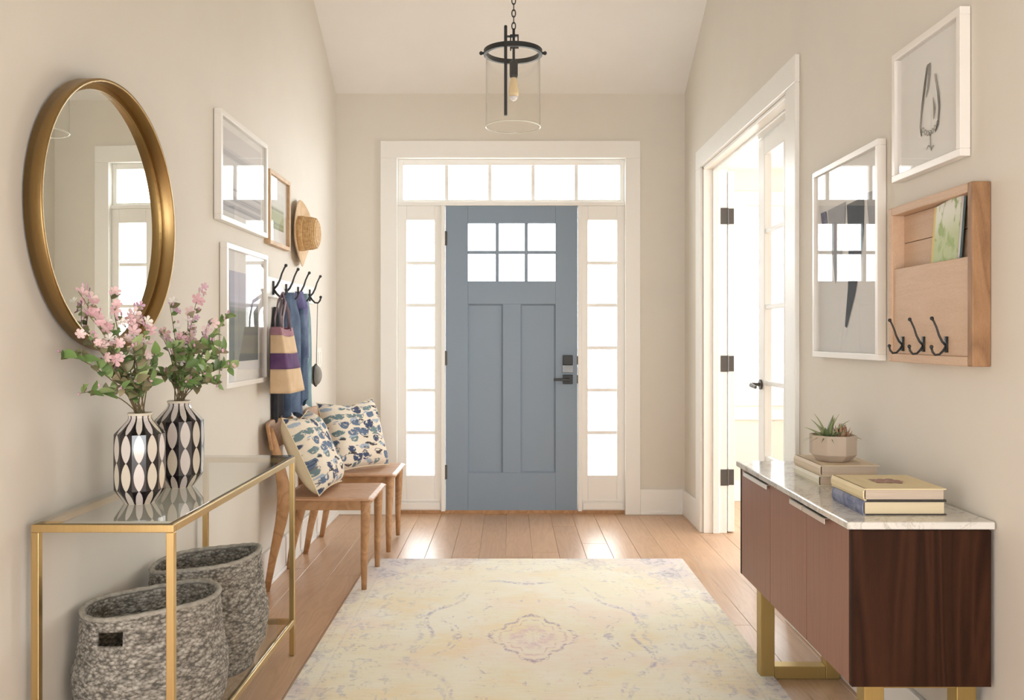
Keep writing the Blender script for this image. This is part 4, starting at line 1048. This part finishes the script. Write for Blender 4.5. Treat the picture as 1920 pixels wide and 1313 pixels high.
# ------------------------------------------------------------------ chairs
ch = thing('side_chair', (-.92, 4.36, 0), 'nearer oak side chair, beside the console table, holding a blue-marked cushion', 'chair')
cy = 4.36; hw = .205
for s in (-1, 1):
    fy = cy+s*(hw-.004)
    MB().tube([(-.695, fy+s*.006, .010), (-.695, fy+s*.004, .15), (-.690, fy, .33), (-.688, fy-s*.002, .405), (-.690, fy-s*.004, .436)], [.0125, .0165, .0215, .0235, .022], 14).build('front_leg', M['chair_wood'], ch, smooth=True)
    ry = cy+s*hw
    MB().tube([(-1.158, ry, 0), (-1.128, ry, .16), (-1.090, ry, .33), (-1.074, ry, .43), (-1.078, ry, .50), (-1.100, ry, .62), (-1.134, ry, .745), (-1.143, ry, .775)],
              [(.014, .012), (.019, .015), (.027, .017), (.033, .0185), (.031, .0185), (.023, .017), (.018, .015), (.015, .013)], 14, flat=(1, 0, 0)).build('rear_leg', M['chair_wood'], ch, smooth=True)
    yy = cy+s*(hw-.012)
    box(-1.075, -.70, yy-.010, yy+.010, .385, .432).build('side_apron', M['chair_wood'], ch, bevel=.004)
box(-.702, -.682, cy-hw+.01, cy+hw-.01, .392, .432).build('front_apron', M['chair_wood'], ch, bevel=.004)
box(-1.078, -1.060, cy-hw+.01, cy+hw-.01, .390, .432).build('rear_apron', M['chair_wood'], ch, bevel=.004)
def seat_pt(u, v, top):
    # superellipse-like plan, dished middle
    x = -1.095+.445*u; w = .228*(1-.05*(1-u)); y = cy+(2*v-1)*w
    eu = min(u, 1-u); ev = min(v, 1-v)
    z = .449-.010*math.sin(math.pi*u)*math.sin(math.pi*v)-.012*max(0, 1-eu/.06)**2*.6-.010*max(0, 1-ev/.06)**2*.6
    return (x, y, z if top else .430+.004*max(0, 1-min(eu, ev)/.05))
m = MB(); N = 20
for top in (True, False):
    for j in range(N+1):
        for i in range(N+1): m.v.append(seat_pt(i/N, j/N, top))
o_ = (N+1)**2
for j in range(N):
    for i in range(N):
        a = j*(N+1)+i; m.f += [(a, a+1, a+N+2, a+N+1), (o_+a, o_+a+N+1, o_+a+N+2, o_+a+1)]
for i in range(N):
    for a, b_ in ((i, i+1), ((N)*(N+1)+i+1, N*(N+1)+i), ((i+1)*(N+1), i*(N+1)), (i*(N+1)+N, (i+1)*(N+1)+N)): m.f.append((b_, a, o_+a, o_+b_))
m.build('seat', M['seat_wood'], ch, smooth=False, bevel=.004)
def rail_pt(u, v, front):
    y = cy+(2*u-1)*.232; bow = -.030*(1-(2*u-1)**2)
    zt = .672+.122*v+.008*(1-(2*u-1)**2)*(2*v-1); x = -1.128+bow-.022*v + (.011 if front else -.007)
    return (x, y, zt)
m = MB(); NU, NV = 18, 5
for fr_ in (True, False):
    for j in range(NV+1):
        for i in range(NU+1): m.v.append(rail_pt(i/NU, j/NV, fr_))
o_ = (NU+1)*(NV+1)
for j in range(NV):
    for i in range(NU):
        a = j*(NU+1)+i; m.f += [(a, a+1, a+NU+2, a+NU+1), (o_+a, o_+a+NU+1, o_+a+NU+2, o_+a+1)]
for i in range(NU): m.f += [(i+1, i, o_+i, o_+i+1), (NV*(NU+1)+i, NV*(NU+1)+i+1, o_+NV*(NU+1)+i+1, o_+NV*(NU+1)+i)]
for j in range(NV): m.f += [(j*(NU+1), (j+1)*(NU+1), o_+(j+1)*(NU+1), o_+j*(NU+1)), (j*(NU+1)+NU, o_+j*(NU+1)+NU, o_+(j+1)*(NU+1)+NU, (j+1)*(NU+1)+NU)]
m.build('backrest', M['chair_wood'], ch, smooth=True, bevel=.006)
c2 = copy_tree(ch); c2.location = (-.905, 5.085, -.0); c2['label'] = 'farther oak side chair, nearest the front door, holding the more upright cushion'
for q in [o for o in C.objects if o.parent == c2 and o.name.startswith('front_leg')]: q.location.z -= .0

# ------------------------------------------------------------------ cushions
def cushion(loc, yaw, tilt, label, w=.43, h=.41, t=.17, seed=1):
    r = thing('throw_pillow', (0, 0, 0), label, 'cushion', 'blue brush-marked cushions on the chairs')
    rn = random.Random(seed)
    def sh(u, v, s):
        a, b_ = 2*u-1, 2*v-1
        pin = 1-.07*(1-a*a)*abs(b_)**3-.0
        y = a*w/2*(1-.06*(1-b_*b_)*abs(a)**2*1.0); z = b_*h/2*(1-.06*(1-a*a)*abs(b_)**2)
        z += -.05*h*max(0, b_)**2*(1-abs(a))**1.2*1.2           # dented top edge
        th = (1-a**4)**.6*(1-b_**4)**.6 if abs(a) < 1 and abs(b_) < 1 else 0
        x = s*t/2*th + .006*math.sin(5*a+seed)*math.sin(4*b_+seed*2)*th
        return (x, y, z)
    MB().grid(lambda u, v: sh(u, v, 1), 28, 28).build('front_cover', M['pillow'], r, origin=(0, 0, 0), smooth=True, fix=False)
    MB().grid(lambda u, v: sh(1-u, v, -1), 28, 28).build('back_cover', M['pillow_back'], r, origin=(0, 0, 0), smooth=True, fix=False)
    edge = [sh(u, 0, 1) for u in [i/20 for i in range(20)]]+[sh(1, i/20, 1) for i in range(20)]+[sh(1-i/20, 1, 1) for i in range(20)]+[sh(0, 1-i/20, 1) for i in range(21)]
    MB().tube(edge, .003, 6, cap=False).build('seam_piping', M['pillow_back'], r, origin=(0, 0, 0), smooth=True)
    r.location = loc; r.rotation_euler = (0, R(tilt), R(yaw)); return r
p1 = cushion((-.985, 4.365, .640), -3, -26, 'blue-marked cushion on the nearer chair, its plain cream back showing', seed=1)
p2 = cushion((-.910, 5.075, .645), -38, -20, 'blue-marked cushion on the farther chair, turned to face the camera', seed=3)

# ------------------------------------------------------------------ hat, clothes, bag
hat = thing('straw_hat', (-XW, 4.86, 1.785), 'wide-brimmed straw hat hung on the wall above the coat hooks', 'hat')
hc = (-XW+.004, 4.86, 1.785)
def brim(u, v):
    a = u*2*math.pi; rr = .088+.092*v
    x = .012+.020*v*v+.010*v*v*math.sin(2*a+.6)+.006*v*math.sin(3*a+1)
    return (hc[0]+x, hc[1]+rr*math.cos(a)*.98, hc[2]+rr*math.sin(a)*1.02)
MB().grid(brim, 56, 8, True).build('brim', M['straw_pale'], hat, smooth=True, solid=.004, fix=True)
MB().lathe([(.099, .010), (.095, .020), (.094, .035), (.091, .085), (.084, .110), (.064, .121), (.040, .113), (.012, .107)], 40, hc, axis='x').build('crown', M['straw'], hat, smooth=True, origin=hc)
MB().lathe([(.0965, .022), (.0975, .026), (.096, .046), (.094, .048)], 40, hc, cap=False, axis='x').build('hat_band', M['straw'], hat, smooth=True, origin=hc)

def drape(name, y, ztop, zbot, w0, w1, d0, d1, mat, parent, seed=0, x0=-XW+.03, folds=5, lean=0.0, cut=0.0):
    """a hanging cloth body: closed folded cross-sections from a gathered top to a wide hem"""
    rn = random.Random(seed); ph = [rn.uniform(0, 6.28) for _ in range(4)]; NU, NV = 48, 22
    def f(u, v):
        a = u*2*math.pi; e = min(1, v/.25); e = e*e*(3-2*e)
        w = w0+(w1-w0)*e; d = d0+(d1-d0)*e
        amp = (.24+.26*v)
        fold = 1+amp*.5*math.sin(folds*a+ph[0]+1.5*v)+amp*.3*math.sin((folds+3)*a+ph[1]-2*v)
        cc, ss = math.cos(a), math.sin(a)
        X = d*(abs(ss)**.8*(1 if ss >= 0 else -.25))*fold
        Y = w*(abs(cc)**.8)*(1 if cc >= 0 else -1)*(1+.06*math.sin(3*v*3+ph[2]))
        z = ztop-(ztop-zbot)*v + .02*v*math.sin(2*a+ph[3]) + cut*v*cc
        return (max(x0+X, -XW+.006), y+Y+lean*v, z)
    m = MB().grid(f, NU, NV, True); n = len(m.v)
    top = tuple(range(NU)); m.f.append(tuple(reversed(top)))
    return m.build(name, mat, parent, smooth=True)
jk = thing('denim_jacket', (-XW, 4.62, .76), 'blue denim jacket hanging behind the striped tote bag', 'jacket')
drape('jacket_body', 4.565, 1.44, .80, .035, .115, .030, .052, M['denim'], jk, 3, x0=-XW+.028, folds=4, lean=.02)
drape('jacket_sleeve', 4.655, 1.36, .86, .025, .036, .02, .030, M['denim'], jk, 8, x0=-XW+.075, folds=3, lean=.0)
sc1 = thing('violet_scarf', (-XW, 4.75, 1.0), 'violet blue scarf draped from the second hook', 'scarf')
drape('scarf_cloth', 4.735, 1.455, 1.08, .025, .045, .030, .055, M['violet'], sc1, 5, x0=-XW+.035, folds=4, lean=.0)
tj = thing('teal_jacket', (-XW, 4.97, .82), 'grey teal jacket hanging from the third hook', 'jacket')
drape('jacket_body', 4.862, 1.45, .84, .03, .078, .035, .048, M['teal'], tj, 6, x0=-XW+.030, folds=4, lean=.0)
bc = thing('black_coat', (-XW, 4.36, .74), 'black coat hem showing under the striped tote bag', 'coat')
drape('coat_body', 4.385, 1.36, .80, .02, .050, .015, .030, M['dark_cloth'], bc, 9, x0=-XW+.010, folds=3)

tb = thing('tote_bag', (-XW, 4.42, .95), 'tan and plum striped canvas tote bag on the first hook', 'bag')
BZ0, BZ1 = .945, 1.258
def bag_sec(v, inset=0.0):
    # v 0 bottom .. 1 top; a soft box, wider and deeper at the bottom
    y0_ = 4.105+.012*v; y1_ = 4.385-.045*v; xi = -XW+.062; xo = -XW+.158-.050*v
    return y0_, y1_, xi, xo
def bag_pt(u, v):
    y0_, y1_, xi, xo = bag_sec(v)
    k = u*4; c = [(xi, y0_), (xo, y0_), (xo, y1_), (xi, y1_), (xi, y0_)]
    i = min(3, int(k)); t = k-i
    x = c[i][0]+(c[i+1][0]-c[i][0])*t; y = c[i][1]+(c[i+1][1]-c[i][1])*t
    sl = .006*math.sin(math.pi*t)*math.sin(math.pi*min(1, v*1.0)*1.0+.3)
    if i == 1: x += sl*1.2
    if i == 0: y -= sl*.5
    z = BZ0+(BZ1-BZ0)*v - (.012*math.sin(math.pi*t) if i == 1 else 0)*v**3
    return (x, y, z)
for a, b_, mt, nm in ((0, .36, 'canvas', 'canvas_band'), (.36, .60, 'plum', 'plum_band'), (.60, .875, 'canvas', 'canvas_band'), (.875, 1.0, 'plum_pale', 'top_band')):
    m = MB().grid(lambda u, v: bag_pt(u, a+(b_-a)*v), 48, 8, True)
    if a == 0: m.f.append(tuple(range(48)))
    o = m.build(nm, M[mt], tb, smooth=True, fix=True, solid=.003)
    if nm == 'top_band': o['label'] = 'faded plum top band'
for yy, xx in ((4.18, -XW+.104), (4.18, -XW+.066)):
    pts = [(xx, yy, 1.24), (xx, yy, 1.30), (xx, yy+.05, 1.38), (-XW+.070, 4.30, 1.421), (-XW+.070, 4.318, 1.424), (-XW+.070, 4.322, 1.40), (xx, yy+.10, 1.33), (xx, yy+.12, 1.24)]
    MB().tube(pts, [(.013, .0025)]*8, 8, flat=(0, 1, 0)).build('strap', M['strap'], tb, smooth=True)

pc = thing('round_pouch', (-XW, 5.12, 1.0), 'small round grey pouch hanging on a thin cord from the last hook', 'pouch')
MB().sphere((-XW+.045, 5.14, .985), (.036, .060, .060), 20, 12).build('pouch_body', M['grey_felt'], pc, smooth=True)
MB().tube([(-XW+.045+.001, 5.14+.064*math.cos(a), .985+.064*math.sin(a)) for a in [i*math.pi/12 for i in range(25)]], .0045, 6).build('pouch_edge', M['dark_cloth'], pc, smooth=True)
MB().tube([(-XW+.05, 5.14, 1.045), (-XW+.058, 5.12, 1.25), (-XW+.066, 5.10, 1.412)], .0022, 6).build('cord', M['grey_felt'], pc)

# ------------------------------------------------------------------ lantern pendant
LXc, LY = .012, 4.0
pl = thing('pendant_lantern', (LXc, LY, 2.17), 'black iron pendant lantern with a clear glass cylinder and one bulb', 'pendant light')
ZR0 = 2.508                                          # ring height
gl = MB(); NG = 64
gp = [(.124, 2.168), (.126, 2.172), (.1255, 2.30), (.1255, 2.503), (.1225, 2.503), (.1225, 2.30), (.1225, 2.173), (.1235, 2.169)]
for j, (r_, z_) in enumerate(gp):
    for k in range(NG): gl.v.append((LXc+r_*math.cos(2*math.pi*k/NG), LY+r_*math.sin(2*math.pi*k/NG), z_))
for j in range(len(gp)):
    j2 = (j+1) % len(gp)
    for k in range(NG): gl.f.append((j*NG+k, j*NG+(k+1) % NG, j2*NG+(k+1) % NG, j2*NG+k))
gl.build('glass_shade', M['shade_glass'], pl, smooth=False)
rg = MB().lathe([(.119, ZR0-.010), (.134, ZR0-.010), (.134, ZR0+.012), (.119, ZR0+.012), (.119, ZR0-.010)], 64, (LXc, LY, 0), cap=False)
rg.build('iron_ring', M['iron'], pl)
for s in (-1, 1): MB().tube([(LXc+s*.130, LY, ZR0), (LXc+s*.146, LY, ZR0)], .006, 10).sphere((LXc+s*.146, LY, ZR0), .009, 10, 6).build('ring_screw', M['iron'], pl, smooth=True)
sx = LXc-.033
box(sx-.007, sx+.007, LY-.137, LY-.127, 2.19, 2.585).build('iron_strap', M['iron'], pl, bevel=.001)
MB().box(sx-.005, sx+.005, LY-.137, LY+.006, 2.580, 2.588).box(sx-.005, LXc+.010, LY-.006, LY+.006, 2.580, 2.588).build('top_arm', M['iron'], pl, bevel=.001)
m = MB().box(LXc-.014, LXc-.008, LY-.008, LY+.008, 2.520, 2.590).box(LXc+.020, LXc+.026, LY-.008, LY+.008, 2.535, 2.590).box(LXc-.014, LXc+.026, LY-.008, LY+.008, 2.584, 2.592).box(LXc-.014, LXc+.026, LY-.008, LY+.008, 2.530, 2.537)
m.build('hanger_yoke', M['iron'], pl, bevel=.001)
MB().lathe([(.122, 2.170), (.125, 2.1665), (.1275, 2.170), (.125, 2.1735), (.122, 2.170)], 64, (LXc, LY, 0), cap=False).build('glass_rim', M['glass_rim'], pl, smooth=True)
MB().tube([(LXc+.003, LY, 2.62), (LXc+.003, LY, 2.47)], .006, 10).build('centre_rod', M['iron'], pl)
MB().lathe([(.010, 2.475), (.019, 2.465), (.019, 2.405), (.016, 2.395)], 20, (LXc+.003, LY, 0)).build('lamp_socket', M['iron'], pl, smooth=False)
MB().lathe([(.012, 2.398), (.014, 2.39), (.017, 2.375), (.022, 2.345), (.0235, 2.325), (.021, 2.309)], 24, (LXc+.003, LY, 0)).build('bulb', M['bulb'], pl, smooth=True)
MB().lathe([(.021, 2.309), (.015, 2.298), (.006, 2.291), (.001, 2.290)], 24, (LXc+.003, LY, 0)).build('bulb_tip', M['bulb_tip'], pl, smooth=True)
lk = MB(); NL = 16
def link_pt(t): a = t*2*math.pi; return Vector((.0085*math.cos(a), 0, .0175*math.sin(a)))
lk.tube([link_pt(i/NL) for i in range(NL+1)], .0026, 6, cap=False)
lo = lk.build('chain_link', M['iron'], pl, origin=(0, 0, 0), smooth=True)
ctop = zc(LY)
n_links = int((ctop-.03-2.64)/.029)
for i in range(n_links):
    o = lo if i == 0 else lo.copy()
    if i: C.objects.link(o)
    o.location = (.003, 0, 2.632+i*.029-2.17); o.rotation_euler.z = (math.pi/2)*(i % 2)
MB().lathe([(.06, ctop-.015), (.06, ctop-.035), (.02, ctop-.05), (.006, 2.632+n_links*.029)], 28, (LXc+.003, LY, 0)).build('ceiling_rose', M['iron'], pl)
